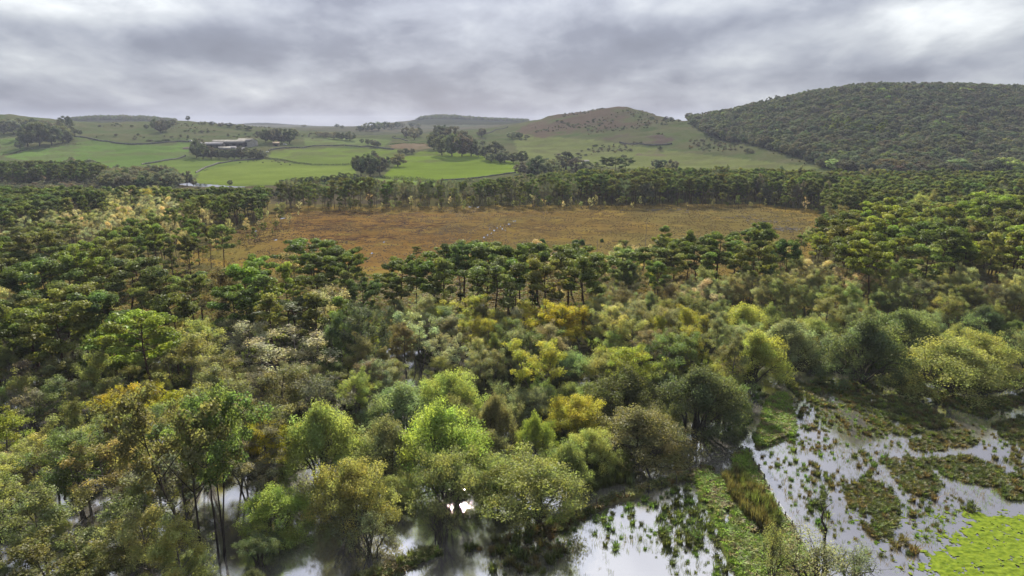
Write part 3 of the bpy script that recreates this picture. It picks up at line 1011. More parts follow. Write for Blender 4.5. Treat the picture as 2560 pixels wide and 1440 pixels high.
TINT = {   # leaf colour and the word for it
    "pine": ((0.074, 0.085, 0.017), "dark green"), "pine_blue": ((0.066, 0.079, 0.023), "blue-green"), "pine_lit": ((0.129, 0.142, 0.020), "bright green"), "pine_olive": ((0.101, 0.104, 0.024), "olive"),  # pine_lit: sunlight put into the needle colour
    "lime": ((0.174, 0.190, 0.047), "lime green"), "yellowgreen": ((0.169, 0.168, 0.054), "yellow-green"), "sage": ((0.139, 0.147, 0.069), "sage green"),
    "olive": ((0.126, 0.122, 0.045), "olive"), "tan": ((0.167, 0.152, 0.072), "tan"), "gold": ((0.274, 0.213, 0.022), "golden"), "yellow": ((0.200, 0.184, 0.033), "yellow"),
    "silver": ((0.236, 0.209, 0.134), "silvery"), "pale": ((0.267, 0.218, 0.123), "pale straw"), "dark": ((0.067, 0.074, 0.034), "dark green"), "brown": ((0.100, 0.090, 0.051), "brown"),
    "green": ((0.104, 0.122, 0.040), "mid green"), "rust": ((0.098, 0.076, 0.036), "rusty"), "grey": ((0.085, 0.082, 0.056), "grey-brown"), "hill": ((0.049, 0.054, 0.034), "dark grey-green"), "hill_olive": ((0.066, 0.066, 0.040), "dull olive"), "hill_brown": ((0.066, 0.058, 0.044), "dull brown"), "shade": ((0.042, 0.048, 0.026), "dark"), "mauve": ((0.12, 0.09, 0.075), "mauve-brown"),  # shade: leaf colour darkened to stand in for trees lying in shade
}
KINDS = {   # species -> prototypes, natural height, natural width, object name, spoken name, category, crown centre as share of the height
    "pine": (PINES, 15.0, 9.0, "scots_pine", "scots pine", "pine tree", 0.78),
    "birch": (BIRCHES, 12.0, 6.0, "birch_tree", "birch", "birch tree", 0.65),
    "bare": (BARE, 12.0, 6.0, "birch_tree", "thin-leaved birch", "birch tree", 0.65),
    "alder": (ALDERS, 14.0, 7.0, "alder_tree", "alder", "alder tree", 0.7),
    "willow": (WILLOWS, 7.0, 10.0, "sallow_willow", "sallow willow", "willow", 0.6),
    "oak": (OAKS, 12.0, 12.0, "broadleaf_tree", "broadleaf tree", "tree", 0.6),
    "cone": (CONES, 13.0, 7.0, "broadleaf_tree", "narrow tree", "tree", 0.5),
}
PLACED = []          # every tree: dict(kind, X, Y, Z, h, w, tint, area, group)
_px, _py, _pr = [], [], []


def clear(X, Y, r):
    if not _px:
        return True
    ax, ay, ar = np.array(_px[-4000:]), np.array(_py[-4000:]), np.array(_pr[-4000:])
    return not np.any((ax - X) ** 2 + (ay - Y) ** 2 < (ar + r) ** 2)


def put(kind, X, Y, h, w, tint, area, group, Z=None, proto=None, label=None, rot=None, store=PLACED):
    Z = max(float(terrain(X, Y)), -0.25) if Z is None else Z
    store.append(dict(kind=kind, X=X, Y=Y, Z=Z, h=h, w=w, tint=tint, area=area, group=group, proto=proto, label=label, rot=rot))
    _px.append(X)
    _py.append(Y)
    _pr.append(w * 0.30)


def jitter_tint(c, rng, k=0.14):
    f = 1 + rng.normal(0, k)
    return tuple(max(0.012, x * f * (1 + rng.normal(0, 0.06))) for x in c)


BOG_BASE = [(690, 523), (1400, 517), (1900, 511), (2045, 530), (2080, 558), (2028, 602), (2030, 640), (1985, 688), (1700, 700), (1500, 690), (1000, 700), (700, 690), (520, 655), (440, 655), (560, 600), (640, 558)]


OPEN_WATER = [[(965, 860), (1062, 860), (1070, 1000), (975, 1010)], [(560, 1290), (615, 1280), (620, 1380), (560, 1385)], [(150, 1300), (255, 1300), (255, 1370), (150, 1370)], [(1130, 1120), (1190, 1110), (1200, 1200), (1140, 1215)], [(775, 1050), (815, 1050), (815, 1100), (775, 1100)], [(285, 950), (500, 960), (495, 1090), (300, 1080)], [(1300, 760), (1480, 765), (1475, 850), (1310, 850)], [(530, 810), (850, 815), (850, 940), (540, 930)], [(0, 1040), (95, 1050), (90, 1140), (0, 1150)]]


def scatter(poly, spacing, mix, hr, area, group, hc=None, wfac=(0.8, 1.15), avoid=(BOG_BASE, MEADOW), tight=1.0, far=None, base_poly=None, store=PLACED, yr=None, drift=0):
    """fill the part of the wood whose crowns the photo shows inside POLY; MIX: (species, tint, weight)"""
    seed = int(abs(poly[0][0] * 7 + poly[0][1] * 13 + poly[1][0] + spacing * 31)) % 99991
    rng = np.random.default_rng(seed)
    us, vs = [p[0] for p in poly], [p[1] for p in poly]
    hm = (hr[0] + hr[1]) / 2 * 0.7
    if yr is None:
        y_far = at_height(0, min(vs), hm)[1] if min(vs) > 380 else far
        y_near = at_height(0, max(vs), hm)[1]
    else:
        y_near, y_far = yr
    a0, a1 = (min(us) - 1280) / F / 0.97, (max(us) - 1280) / F / 0.97
    x0, x1 = min(a0 * y_far, a0 * y_near), max(a1 * y_far, a1 * y_near)
    nx, ny = int((x1 - x0) / spacing) + 1, int((y_far - y_near) / spacing) + 1
    gx, gy = np.meshgrid(np.arange(nx), np.arange(ny))
    X = x0 + (gx + 0.5 * (gy % 2) + rng.uniform(-0.42, 0.42, gx.shape)) * spacing
    Y = y_near + (gy + rng.uniform(-0.42, 0.42, gx.shape)) * spacing
    X, Y = X.ravel(), Y.ravel()
    ok = (Y > 60) & (np.abs(X) < Y * 0.98)
    X, Y = X[ok], Y[ok]
    hh = rng.uniform(hr[0], hr[1], len(X))
    Z = np.maximum(terrain(X, Y), -0.25)
    wts = np.array([m[2] for m in mix], float)
    pick = rng.choice(len(mix), len(X), p=wts / wts.sum())
    cc = np.array([KINDS[m[0]][6] for m in mix])[pick]
    u, v = proj(X, Y, Z + hh * cc)
    ub, vb = proj(X, Y, Z)
    ok = inside(poly, u, v)
    for av in OPEN_WATER:
        ok &= ~inside(av, u, v)
    if drift:
        ok &= fbm(X, Y, drift, 3, 150) > 0.56
    for av in avoid:
        ok &= ~inside(av, ub, vb)
    if base_poly:
        ok &= inside(base_poly, ub, vb)
    n = 0
    for i in np.nonzero(ok)[0]:
        sp, ti, _w = mix[pick[i]]
        K = KINDS[sp]
        h = hh[i]
        w = h * K[2] / K[1] * rng.uniform(*wfac)
        if tight and not clear(X[i], Y[i], w * 0.30 * tight):
            continue
        put(sp, float(X[i]), float(Y[i]), float(h), float(w), ti, area, group, float(Z[i]), store=store)
        n += 1
    return n


# ------------------------------------------------------------------ hand-placed trees
def hero(kind, u, vb, wpx, hpx, tint, area, group, label=None, proto=None, rot=None):
    """base at pixel (u, vb) of the flat ground; width and height as they look there"""
    if vb > 470:
        X, Y = at_height(u, vb, 0.1)
        Z = max(float(terrain(X, Y)), -0.2)
    else:
        X, Y, Z = ground_at(u, vb)
    dist = math.sqrt(X * X * 0 + Y * Y + (H - Z) ** 2)
    ppm = F / dist
    dep = atan2(H - Z, Y)
    hpx = max(hpx * 0.55, (hpx - 0.42 * wpx * sin(dep)) / cos(dep))
    put(kind, X, Y, hpx / ppm, wpx / ppm * (1.12 if kind == "willow" else 1.0), tint, area, group, Z, proto, label, rot)


CARR = "trees of the flooded carr"
for (u, vb, wp, hp, ti, pr, lab) in (
    (1335, 1298, 255, 180, "yellowgreen", 1, "broad open sallow willow with bare branching stems standing in bright water"),
    (1120, 1285, 200, 180, "olive", 3, "olive sallow willow with dark stems left of the broad open willow"),
    (880, 1318, 180, 175, "yellowgreen", 2, "yellow-green sallow willow at the lower centre beside glittering water"),
    (690, 1330, 165, 130, "lime", 0, "small lime sallow willow by the dark tall alder trunks"),
    (810, 1215, 185, 200, "yellowgreen", 4, "rounded yellow-green sallow willow above the small lime one"),
    (1105, 1190, 230, 200, "lime", 0, "bright lime sallow willow behind the broad open willow"),
    (965, 1180, 160, 150, "sage", 5, "sage sallow willow left of the bright lime one"),
    (1010, 1080, 180, 130, "sage", 4, "low sage sallow willow below the flooded clearing"),
    (1125, 1070, 150, 150, "yellowgreen", 2, "upright yellow-green sallow willow beside the flooded clearing"),
    (1240, 1120, 110, 140, "sage", 5, "slender sage sallow willow between two broad green ones"),
    (1340, 1150, 95, 120, "lime", 0, "small bright lime sallow behind the broad open willow"),
    (1600, 1140, 235, 150, "olive", 0, "big dark olive sallow willow above the marsh bank"),
    (1440, 1100, 140, 120, "yellow", 2, "yellow-tinged sallow willow left of the big dark olive one"),
    (1740, 1075, 210, 165, "dark", 4, "wide dark sallow willow reaching toward the flooded meadow corner"),
    (1560, 1050, 190, 150, "green", 0, "mid green sallow willow above the big dark olive one"),
    (1880, 955, 150, 130, "lime", 4, "lime sallow willow at the meadow's far left corner"),
    (2365, 975, 250, 150, "yellowgreen", 0, "largest rounded yellow-green sallow at the back of the meadow"),
    (2440, 945, 170, 120, "yellowgreen", 2, "yellow-green sallow behind the largest rounded meadow sallow"),
    (2150, 955, 190, 165, "dark", 4, "large dark sallow leaning over the back of the meadow"),
    (1965, 915, 150, 125, "sage", 5, "sage sallow willow left of the large dark meadow sallow"),
    (1860, 850, 140, 95, "lime", 0, "rounded lime sallow at the top of the right willow thicket"),
    (2250, 880, 180, 110, "green", 4, "mid green sallow between the two large meadow sallows"),
    (2035, 1490, 235, 150, "sage", 6, "sparse twiggy sallow in front of the meadow by the bare dead trunk"),
    (2130, 1480, 170, 120, "sage", 6, "low sage sallow right of the bare dead trunk"),
    (1925, 1455, 100, 125, "olive", 6, "narrow olive sallow on the dyke's near end"),
):
    hero("willow", u, vb, wp, hp, ti, "in the flooded carr", CARR, lab, pr)
for (kind, u, vb, wp, hp, ti, pr, lab) in (
    ("alder", 505, 1400, 190, 400, "olive", 0, "tall dark-stemmed alder rising from the water at lower left"),
    ("alder", 545, 1390, 170, 380, "green", 1, "second tall dark-stemmed alder right beside the tallest one"),
    ("birch", 345, 1115, 150, 180, "gold", 1, "brightest golden birch in the left carr"),
    ("birch", 440, 1150, 130, 185, "gold", 4, "golden birch right of the brightest golden one"),
    ("birch", 395, 1075, 110, 140, "gold", 0, "small golden birch behind the two bright golden ones"),
    ("birch", 35, 1210, 150, 190, "yellow", 3, "yellow birch at the left edge of the carr"),
    ("birch", 1385, 905, 110, 150, "gold", 2, "golden birch in the centre of the birch wood"),
    ("birch", 1450, 890, 90, 130, "gold", 1, "smaller golden birch right of the central golden one"),
    ("birch", 1310, 880, 90, 130, "yellow", 4, "yellow birch left of the central golden one"),
    ("birch", 425, 900, 65, 110, "yellow", 5, "slim yellow birch among the left pines"),
    ("bare", 760, 985, 190, 190, "silver", 1, "broad silvery birch in front of the left pines"),
    ("bare", 630, 950, 150, 160, "silver", 2, "silvery birch left of the broad silvery one"),
    ("bare", 560, 930, 110, 130, "silver", 0, "smaller silvery birch at the left of the silvery three"),
    ("bare", 265, 860, 80, 130, "pale", 1, "pale bare birch standing between left green pines"),
    ("birch", 915, 960, 120, 200, "dark", 2, "dark green birch left of the flooded clearing"),
    ("birch", 860, 960, 90, 190, "dark", 0, "slender dark birch beside the broad silvery one"),
    ("birch", 330, 1440, 190, 210, "olive", 3, "olive birch at the bottom left by open water"),
    ("birch", 400, 1490, 150, 230, "yellowgreen", 1, "yellow-green birch at the bottom edge left of the alders"),
    ("birch", 120, 1440, 180, 230, "olive", 0, "olive birch at the bottom left corner"),
    ("birch", 230, 1290, 170, 220, "green", 2, "mid green birch behind the bottom left water"),
    ("birch", 310, 1310, 180, 230, "yellowgreen", 5, "yellow-green birch in the middle of the lower left carr"),
):
    hero(kind, u, vb, wp, hp, ti, "in the left carr", CARR, lab, pr)
NEARP = "scots pines near the bog"
for (u, vb, wp, hp, ti, pr, lab) in (
    (300, 985, 185, 175, "pine_lit", 0, "broad bright green pine at the front of the left pinewood"),
    (100, 945, 180, 190, "pine_lit", 3, "spreading bright green pine at the left front of the pinewood"),
    (190, 925, 130, 170, "pine_olive", 1, "olive pine right of the spreading bright green one"),
    (740, 850, 130, 110, "pine_blue", 2, "rounded blue-green pine behind the silvery birches"),
    (850, 860, 110, 120, "pine_blue", 4, "blue-green pine right of the rounded blue-green one"),
    (795, 750, 125, 145, "pine", 5, "tall dark pine breaking the bog's near edge"),
    (1110, 760, 110, 145, "pine", 1, "dark pine at the left end of the central pine clump"),
    (1160, 745, 100, 140, "pine", 0, "second dark pine from the left of the central clump"),
    (1280, 790, 95, 170, "pine", 2, "leaning pine with tall bare trunk in the central clump"),
    (1345, 760, 100, 150, "pine", 3, "dark flat-topped pine right of the leaning central one"),
    (1420, 765, 110, 150, "pine", 4, "dark pine at the right of the central clump"),
    (1550, 760, 100, 135, "pine_olive", 0, "olive pine at the gap right of the central clump"),
    (1900, 690, 75, 130, "pine", 3, "dark pine amid the straight right-hand trunks"),
    (1660, 690, 60, 125, "pine_olive", 6, "tall thin pine against the bog right of centre"),
):
    hero("pine", u, vb, wp, hp, ti, "at the bog edge", NEARP, lab, pr)

# ------------------------------------------------------------------ scattered woods near the camera
P_LEFT = [(-500, 600), (0, 612), (260, 625), (340, 668), (450, 705), (540, 672), (620, 655), (740, 655), (800, 650), (870, 655), (900, 700), (960, 710), (990, 740), (900, 775), (820, 790), (700, 790), (600, 790),
          (520, 800), (430, 815), (360, 850), (420, 880), (250, 930), (200, 850), (0, 880), (-500, 880)]
P_MID = [(960, 690), (1050, 660), (1110, 632), (1450, 645), (1520, 640), (1560, 620), (1640, 612), (1960, 592), (1995, 610), (1965, 655), (1900, 660), (1720, 668), (1650, 690), (1500, 690), (1440, 725), (1300, 712), (1120, 705), (1000, 745)]
P_RIGHT = [(2015, 590), (2060, 552), (2250, 512), (2560, 502), (3300, 495), (3300, 680), (2560, 640), (2460, 665), (2200, 660), (2040, 640)]
LEFTOPEN = [(420, 545), (480, 505), (690, 515), (690, 545), (600, 590), (440, 640), (300, 640), (250, 590)]
PALE = [(-400, 590), (-400, 540), (0, 560), (80, 530), (250, 500), (300, 482), (430, 482), (490, 520), (430, 560), (300, 595), (150, 598), (0, 602)]
print("left pines", scatter(P_LEFT, 8.6, [("pine", "pine", 6), ("pine", "pine_blue", 3), ("pine", "pine_lit", 3), ("pine", "pine_olive", 2), ("bare", "pale", 0.5), ("birch", "rust", 0.25)], (13, 18.5), "in the left pinewood", NEARP, wfac=(0.85, 1.35), tight=0.75))
print("mid pines", scatter(P_MID, 8.4, [("pine", "pine", 6), ("pine", "pine_blue", 2), ("pine", "pine_olive", 2), ("bare", "pale", 0.7)], (12.5, 18), "in the central pine belt", NEARP, wfac=(0.8, 1.25), tight=0.7))
print("right pines", scatter(P_RIGHT, 8.4, [("pine", "pine_lit", 5), ("pine", "pine", 4), ("pine", "pine_olive", 2), ("birch", "rust", 0.35), ("birch", "yellowgreen", 0.5)], (13, 20), "in the right pinewood", NEARP, wfac=(0.85, 1.25), tight=0.75))
print("open pines", scatter(LEFTOPEN, 9.5, [("pine", "pine_olive", 5), ("pine", "pine", 3), ("bare", "pale", 1.4)], (13, 17), "on the bog's left margin", NEARP, wfac=(0.6, 0.9)))
print("pale", scatter(PALE, 8.0, [("bare", "pale", 5), ("bare", "silver", 3), ("birch", "tan", 4), ("pine", "pine_olive", 1.2), ("birch", "yellow", 0.6)], (8, 13), "in the pale birch wood", "pale birches left of the bog", wfac=(0.95, 1.4)))
W_MID = [(880, 1000), (1000, 960), (1080, 940), (1200, 960), (1300, 930), (1500, 890), (1560, 950), (1800, 930), (1880, 1050), (1840, 1080), (1600, 1115), (1480, 1160), (1370, 1240), (1200, 1330), (900, 1400), (780, 1360), (700, 1330), (720, 1100), (880, 1080)]
W_RIGHT = [(1800, 800), (1900, 770), (2150, 810), (2480, 790), (3200, 800), (3200, 950), (2560, 930), (2400, 955), (2260, 945), (1950, 930), (1830, 940)]
wm = [("willow", "yellowgreen", 4), ("willow", "sage", 4), ("willow", "lime", 1.5), ("willow", "olive", 4), ("willow", "dark", 2), ("willow", "green", 3)]
print("willows", scatter(W_MID, 7.0, wm, (4.5, 7.5), "in the central willow carr", CARR, tight=0.8), scatter(W_RIGHT, 8.0, wm, (5, 8), "in the right willow thicket", CARR, tight=0.8))
B_FRONT = [(-600, 860), (0, 870), (200, 850), (250, 930), (420, 880), (520, 850), (700, 830), (880, 800), (950, 800), (960, 1000), (880, 1080), (720, 1100), (700, 1330), (620, 1600), (-900, 1600)]
B_MID = [(950, 780), (1100, 780), (1300, 795), (1440, 780), (1500, 700), (1720, 680), (1850, 760), (1850, 900), (1800, 930), (1560, 950), (1500, 890), (1300, 930), (1080, 940), (960, 970)]
B_RIGHT = [(1720, 675), (1960, 665), (2200, 668), (2460, 670), (2560, 650), (3300, 690), (3300, 810), (2480, 790), (2150, 810), (1900, 780), (1850, 770)]
print("birch front", scatter(B_FRONT, 6.4, [("birch", "olive", 5), ("birch", "yellowgreen", 3), ("birch", "brown", 2.4), ("birch", "tan", 2.2), ("alder", "olive", 1.6), ("birch", "green", 2), ("bare", "grey", 1.6), ("birch", "yellow", 1.6), ("birch", "gold", 0.35), ("willow", "dark", 0.8)],
                         (8, 13.5), "in the left carr", CARR, wfac=(1.15, 1.75), tight=0.5))
print("thicket", scatter(B_FRONT, 6.5, [("willow", "olive", 3), ("willow", "sage", 2), ("willow", "yellowgreen", 2), ("willow", "dark", 2)], (2.4, 4.2), "in the left carr", CARR, tight=0.4))
print("birch mid", scatter(B_MID, 6.0, [("birch", "tan", 4.5), ("birch", "olive", 4), ("birch", "yellow", 2.2), ("bare", "silver", 1.6), ("birch", "yellowgreen", 2), ("birch", "rust", 1), ("birch", "sage", 2), ("birch", "brown", 1.2)],
                       (8, 12.5), "in the central birch wood", CARR, wfac=(1.1, 1.65), tight=0.5))
print("birch right", scatter(B_RIGHT, 6.2, [("birch", "tan", 4), ("birch", "olive", 5), ("birch", "yellowgreen", 1.6), ("bare", "pale", 1.6), ("birch", "brown", 2), ("birch", "green", 1.5), ("birch", "mauve", 0.5), ("birch", "rust", 0.4)],
                         (7, 12), "in the right birch wood", CARR, wfac=(1.1, 1.6), tight=0.5))

# ------------------------------------------------------------------ trees of the far flats, the fields and the hills
FARP, SCRUB, HILL = [], [], []
BELT = [(690, 468), (900, 463), (1100, 466), (1250, 458), (1300, 448), (1500, 434), (1700, 430), (2000, 436), (2600, 438), (3300, 438), (3300, 505), (2560, 500), (2250, 505), (2060, 535), (2030, 505), (1900, 492), (1400, 497), (1000, 502), (700, 507)]
fb = dict(store=FARP, tight=0, far=640)
B_AV = (BOG_BASE,) + tuple(FLOODS)
print("belt", scatter(BELT, 6.2, [("pine", "pine", 5), ("pine", "pine_olive", 5), ("pine", "pine_blue", 3), ("bare", "grey", 1.4), ("oak", "grey", 0.3)], (10.5, 18), "", "", wfac=(0.6, 0.95), avoid=B_AV + ([(960, 380), (1450, 380), (1450, 530), (960, 530)],), **fb))
print("belt thin", scatter([p for p in BELT if 600 < p[0] < 1600], 7.0, [("pine", "pine", 4), ("pine", "pine_olive", 3), ("bare", "grey", 5)], (11, 15), "", "", wfac=(0.6, 0.95), avoid=B_AV, base_poly=[(960, 380), (1450, 380), (1450, 530), (960, 530)], **fb))
print("left dark", scatter([(-400, 470), (0, 478), (250, 482), (480, 488), (700, 482), (690, 500), (560, 518), (480, 500), (300, 484), (250, 502), (80, 532), (0, 560), (-400, 545)], 6.5, [("pine", "pine", 6), ("pine", "pine_blue", 4), ("oak", "brown", 0.6)], (12, 16), "", "", avoid=B_AV, **fb))
print("left pines far", scatter([(-500, 412), (0, 412), (120, 408), (240, 414), (290, 432), (270, 440), (0, 440), (-500, 440)], 8.5, [("pine", "pine_blue", 6), ("pine", "pine", 4), ("oak", "grey", 1)], (9, 19), "", "", avoid=(), store=FARP, tight=0, yr=(560, 800)))
sc = dict(store=SCRUB, tight=0)
print("scrub", scatter([(-500, 440), (300, 438), (370, 460), (480, 474), (700, 477), (690, 487), (480, 488), (250, 482), (-500, 470)], 6.5, [("oak", "hill_brown", 4), ("oak", "grey", 5), ("oak", "mauve", 1.5), ("pine", "pine", 0.8)], (4, 7), "", "", avoid=B_AV, yr=(400, 680), **sc))
print("grey wood", scatter([(270, 428), (430, 428), (440, 452), (420, 470), (260, 455)], 7.5, [("oak", "grey", 4), ("oak", "brown", 3), ("oak", "dark", 1)], (10, 15), "", "", avoid=B_AV, yr=(520, 760), **sc))
print("belt scrub", scatter([(700, 462), (900, 466), (1100, 470), (1250, 462), (1250, 474), (1100, 484), (900, 480), (700, 490)], 7, [("oak", "grey", 4), ("oak", "brown", 3), ("birch", "grey", 3)], (4, 8), "", "", avoid=B_AV, yr=(450, 640), **sc))
for (poly, sp) in (([(1300, 335), (1420, 275), (1540, 258), (1690, 300), (1740, 310), (1860, 372), (1700, 400), (1450, 400), (1300, 380)], 10), ([(180, 335), (300, 300), (560, 308), (760, 320), (1000, 330), (1000, 345), (640, 350), (300, 350)], 16)):
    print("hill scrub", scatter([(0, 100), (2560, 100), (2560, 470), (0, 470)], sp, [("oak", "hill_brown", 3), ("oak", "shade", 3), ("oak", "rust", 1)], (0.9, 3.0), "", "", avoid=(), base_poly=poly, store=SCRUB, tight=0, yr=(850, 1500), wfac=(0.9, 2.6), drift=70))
WOODHILL = [(1722, 304), (1735, 318), (1807, 355), (1865, 361), (1969, 388), (2053, 420), (2200, 448), (3300, 470), (3300, 120), (1722, 120)]
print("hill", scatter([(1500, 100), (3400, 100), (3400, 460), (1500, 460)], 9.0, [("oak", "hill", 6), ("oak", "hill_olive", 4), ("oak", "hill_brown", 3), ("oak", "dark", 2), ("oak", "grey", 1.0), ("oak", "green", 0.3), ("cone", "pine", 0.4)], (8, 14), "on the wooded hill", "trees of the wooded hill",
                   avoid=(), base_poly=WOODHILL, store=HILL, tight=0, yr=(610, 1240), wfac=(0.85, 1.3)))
for (u, v, n) in ((2110, 335, 16), (2180, 345, 10)):      # dark conifers in the middle of the hill wood
    X, Y, Z = ground_at(u, v)
    rng = np.random.default_rng(u)
    for _ in range(n):
        x, y = X + rng.normal(0, 16), Y + rng.normal(0, 18)
        put("cone", x, y, rng.uniform(14, 18), rng.uniform(6, 8), "pine", "", "", store=HILL)

for (poly, y0, y1) in zip(FARWOOD[:2], (2150, 2750), (2420, 3020)):
    print("far ridge", scatter(poly, 15, [("oak", "dark", 3), ("oak", "grey", 2), ("cone", "pine", 1)], (9, 15), "", "", avoid=(), store=HILL, tight=0, yr=(y0, y1), base_poly=[(0, 200), (2560, 200), (2560, 330), (0, 330)]))
FT = "field and hedgerow trees"
rngf = np.random.default_rng(5)


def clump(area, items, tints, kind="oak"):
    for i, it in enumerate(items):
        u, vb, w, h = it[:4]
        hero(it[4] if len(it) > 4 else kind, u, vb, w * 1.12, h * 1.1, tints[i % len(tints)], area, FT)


hero("oak", 995, 417, 43, 34, "rust", "", FT, "lone round oak in the green field right of the hedge grove")
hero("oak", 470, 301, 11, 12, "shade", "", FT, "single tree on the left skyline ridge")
hero("cone", 1415, 424, 44, 52, "shade", "", FT, "tall dark domed tree above the pine belt")
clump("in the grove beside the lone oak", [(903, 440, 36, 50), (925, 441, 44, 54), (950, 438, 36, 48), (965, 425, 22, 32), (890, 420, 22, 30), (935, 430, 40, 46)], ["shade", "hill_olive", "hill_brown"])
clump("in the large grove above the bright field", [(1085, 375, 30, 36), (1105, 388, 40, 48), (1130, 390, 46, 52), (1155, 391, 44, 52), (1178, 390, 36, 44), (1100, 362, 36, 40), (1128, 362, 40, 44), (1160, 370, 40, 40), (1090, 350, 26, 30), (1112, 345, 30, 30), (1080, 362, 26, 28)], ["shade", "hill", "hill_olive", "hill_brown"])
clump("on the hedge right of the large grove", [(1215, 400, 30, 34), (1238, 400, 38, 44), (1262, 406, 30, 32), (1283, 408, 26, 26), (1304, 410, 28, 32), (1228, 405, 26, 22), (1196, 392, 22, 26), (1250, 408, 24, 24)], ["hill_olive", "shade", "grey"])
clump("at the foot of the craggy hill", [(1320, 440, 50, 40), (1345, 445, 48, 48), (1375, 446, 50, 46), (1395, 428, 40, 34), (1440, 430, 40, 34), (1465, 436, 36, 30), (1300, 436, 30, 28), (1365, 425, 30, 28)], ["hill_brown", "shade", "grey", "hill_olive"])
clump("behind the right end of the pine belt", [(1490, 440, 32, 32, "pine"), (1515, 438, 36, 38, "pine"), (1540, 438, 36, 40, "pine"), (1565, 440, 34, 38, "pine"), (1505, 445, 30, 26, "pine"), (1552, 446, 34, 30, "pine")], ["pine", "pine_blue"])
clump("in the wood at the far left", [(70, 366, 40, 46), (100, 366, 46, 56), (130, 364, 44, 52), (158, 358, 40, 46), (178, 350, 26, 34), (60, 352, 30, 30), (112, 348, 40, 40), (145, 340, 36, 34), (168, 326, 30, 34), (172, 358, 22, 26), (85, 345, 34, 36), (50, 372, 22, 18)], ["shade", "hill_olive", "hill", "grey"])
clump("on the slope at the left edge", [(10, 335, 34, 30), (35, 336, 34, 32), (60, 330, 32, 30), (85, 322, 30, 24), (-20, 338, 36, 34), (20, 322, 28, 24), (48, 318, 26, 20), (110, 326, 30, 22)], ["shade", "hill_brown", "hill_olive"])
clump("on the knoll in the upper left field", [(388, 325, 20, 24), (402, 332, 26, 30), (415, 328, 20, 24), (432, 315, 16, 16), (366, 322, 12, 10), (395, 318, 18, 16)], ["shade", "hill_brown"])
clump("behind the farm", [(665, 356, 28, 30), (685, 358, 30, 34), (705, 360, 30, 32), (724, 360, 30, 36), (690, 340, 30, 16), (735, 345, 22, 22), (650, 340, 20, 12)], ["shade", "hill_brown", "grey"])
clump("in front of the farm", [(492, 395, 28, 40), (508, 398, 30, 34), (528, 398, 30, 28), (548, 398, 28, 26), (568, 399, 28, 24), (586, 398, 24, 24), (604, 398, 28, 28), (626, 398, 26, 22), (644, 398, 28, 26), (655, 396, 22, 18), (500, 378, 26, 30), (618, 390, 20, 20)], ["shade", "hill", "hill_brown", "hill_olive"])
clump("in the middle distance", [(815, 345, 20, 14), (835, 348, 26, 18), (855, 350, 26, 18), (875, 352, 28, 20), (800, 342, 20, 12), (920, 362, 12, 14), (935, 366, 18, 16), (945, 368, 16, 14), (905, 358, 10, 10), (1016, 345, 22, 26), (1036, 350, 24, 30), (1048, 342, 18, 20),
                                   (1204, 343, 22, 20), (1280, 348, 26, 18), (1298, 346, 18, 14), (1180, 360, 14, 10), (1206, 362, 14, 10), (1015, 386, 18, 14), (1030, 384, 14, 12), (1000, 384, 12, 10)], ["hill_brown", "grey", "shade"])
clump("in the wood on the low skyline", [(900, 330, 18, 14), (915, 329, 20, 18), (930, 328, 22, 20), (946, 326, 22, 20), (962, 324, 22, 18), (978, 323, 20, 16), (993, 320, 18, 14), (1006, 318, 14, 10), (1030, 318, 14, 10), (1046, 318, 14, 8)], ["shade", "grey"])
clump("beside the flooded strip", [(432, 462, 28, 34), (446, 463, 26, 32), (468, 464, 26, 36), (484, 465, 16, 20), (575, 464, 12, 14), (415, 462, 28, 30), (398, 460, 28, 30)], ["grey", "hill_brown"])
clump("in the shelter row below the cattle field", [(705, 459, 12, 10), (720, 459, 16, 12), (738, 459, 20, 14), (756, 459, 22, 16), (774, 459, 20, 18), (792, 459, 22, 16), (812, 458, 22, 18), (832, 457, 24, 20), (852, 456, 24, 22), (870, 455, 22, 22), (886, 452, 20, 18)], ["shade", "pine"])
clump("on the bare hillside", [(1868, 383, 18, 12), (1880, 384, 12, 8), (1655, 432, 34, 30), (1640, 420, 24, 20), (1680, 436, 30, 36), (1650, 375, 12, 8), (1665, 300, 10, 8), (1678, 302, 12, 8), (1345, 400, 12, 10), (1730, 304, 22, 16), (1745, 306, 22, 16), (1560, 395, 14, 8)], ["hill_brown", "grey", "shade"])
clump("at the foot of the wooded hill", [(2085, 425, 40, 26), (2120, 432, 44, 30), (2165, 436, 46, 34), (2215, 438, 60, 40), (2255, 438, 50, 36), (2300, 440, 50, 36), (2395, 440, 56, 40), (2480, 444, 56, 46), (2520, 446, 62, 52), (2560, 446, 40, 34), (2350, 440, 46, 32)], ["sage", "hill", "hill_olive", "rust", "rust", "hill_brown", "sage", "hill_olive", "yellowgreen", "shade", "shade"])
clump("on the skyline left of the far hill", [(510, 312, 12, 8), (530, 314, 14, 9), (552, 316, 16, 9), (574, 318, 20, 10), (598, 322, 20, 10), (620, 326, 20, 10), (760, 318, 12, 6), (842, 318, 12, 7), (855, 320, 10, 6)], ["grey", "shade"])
clump("among the bushes of the upper left pasture", [(345, 340, 6, 6), (452, 344, 6, 8), (470, 347, 6, 8), (505, 333, 10, 6), (520, 332, 8, 6), (250, 318, 8, 5), (200, 337, 12, 12), (570, 340, 6, 5), (330, 318, 8, 5), (290, 340, 8, 5), (395, 356, 20, 5), (375, 354, 16, 5), (415, 354, 18, 6)], ["shade", "hill_brown"])



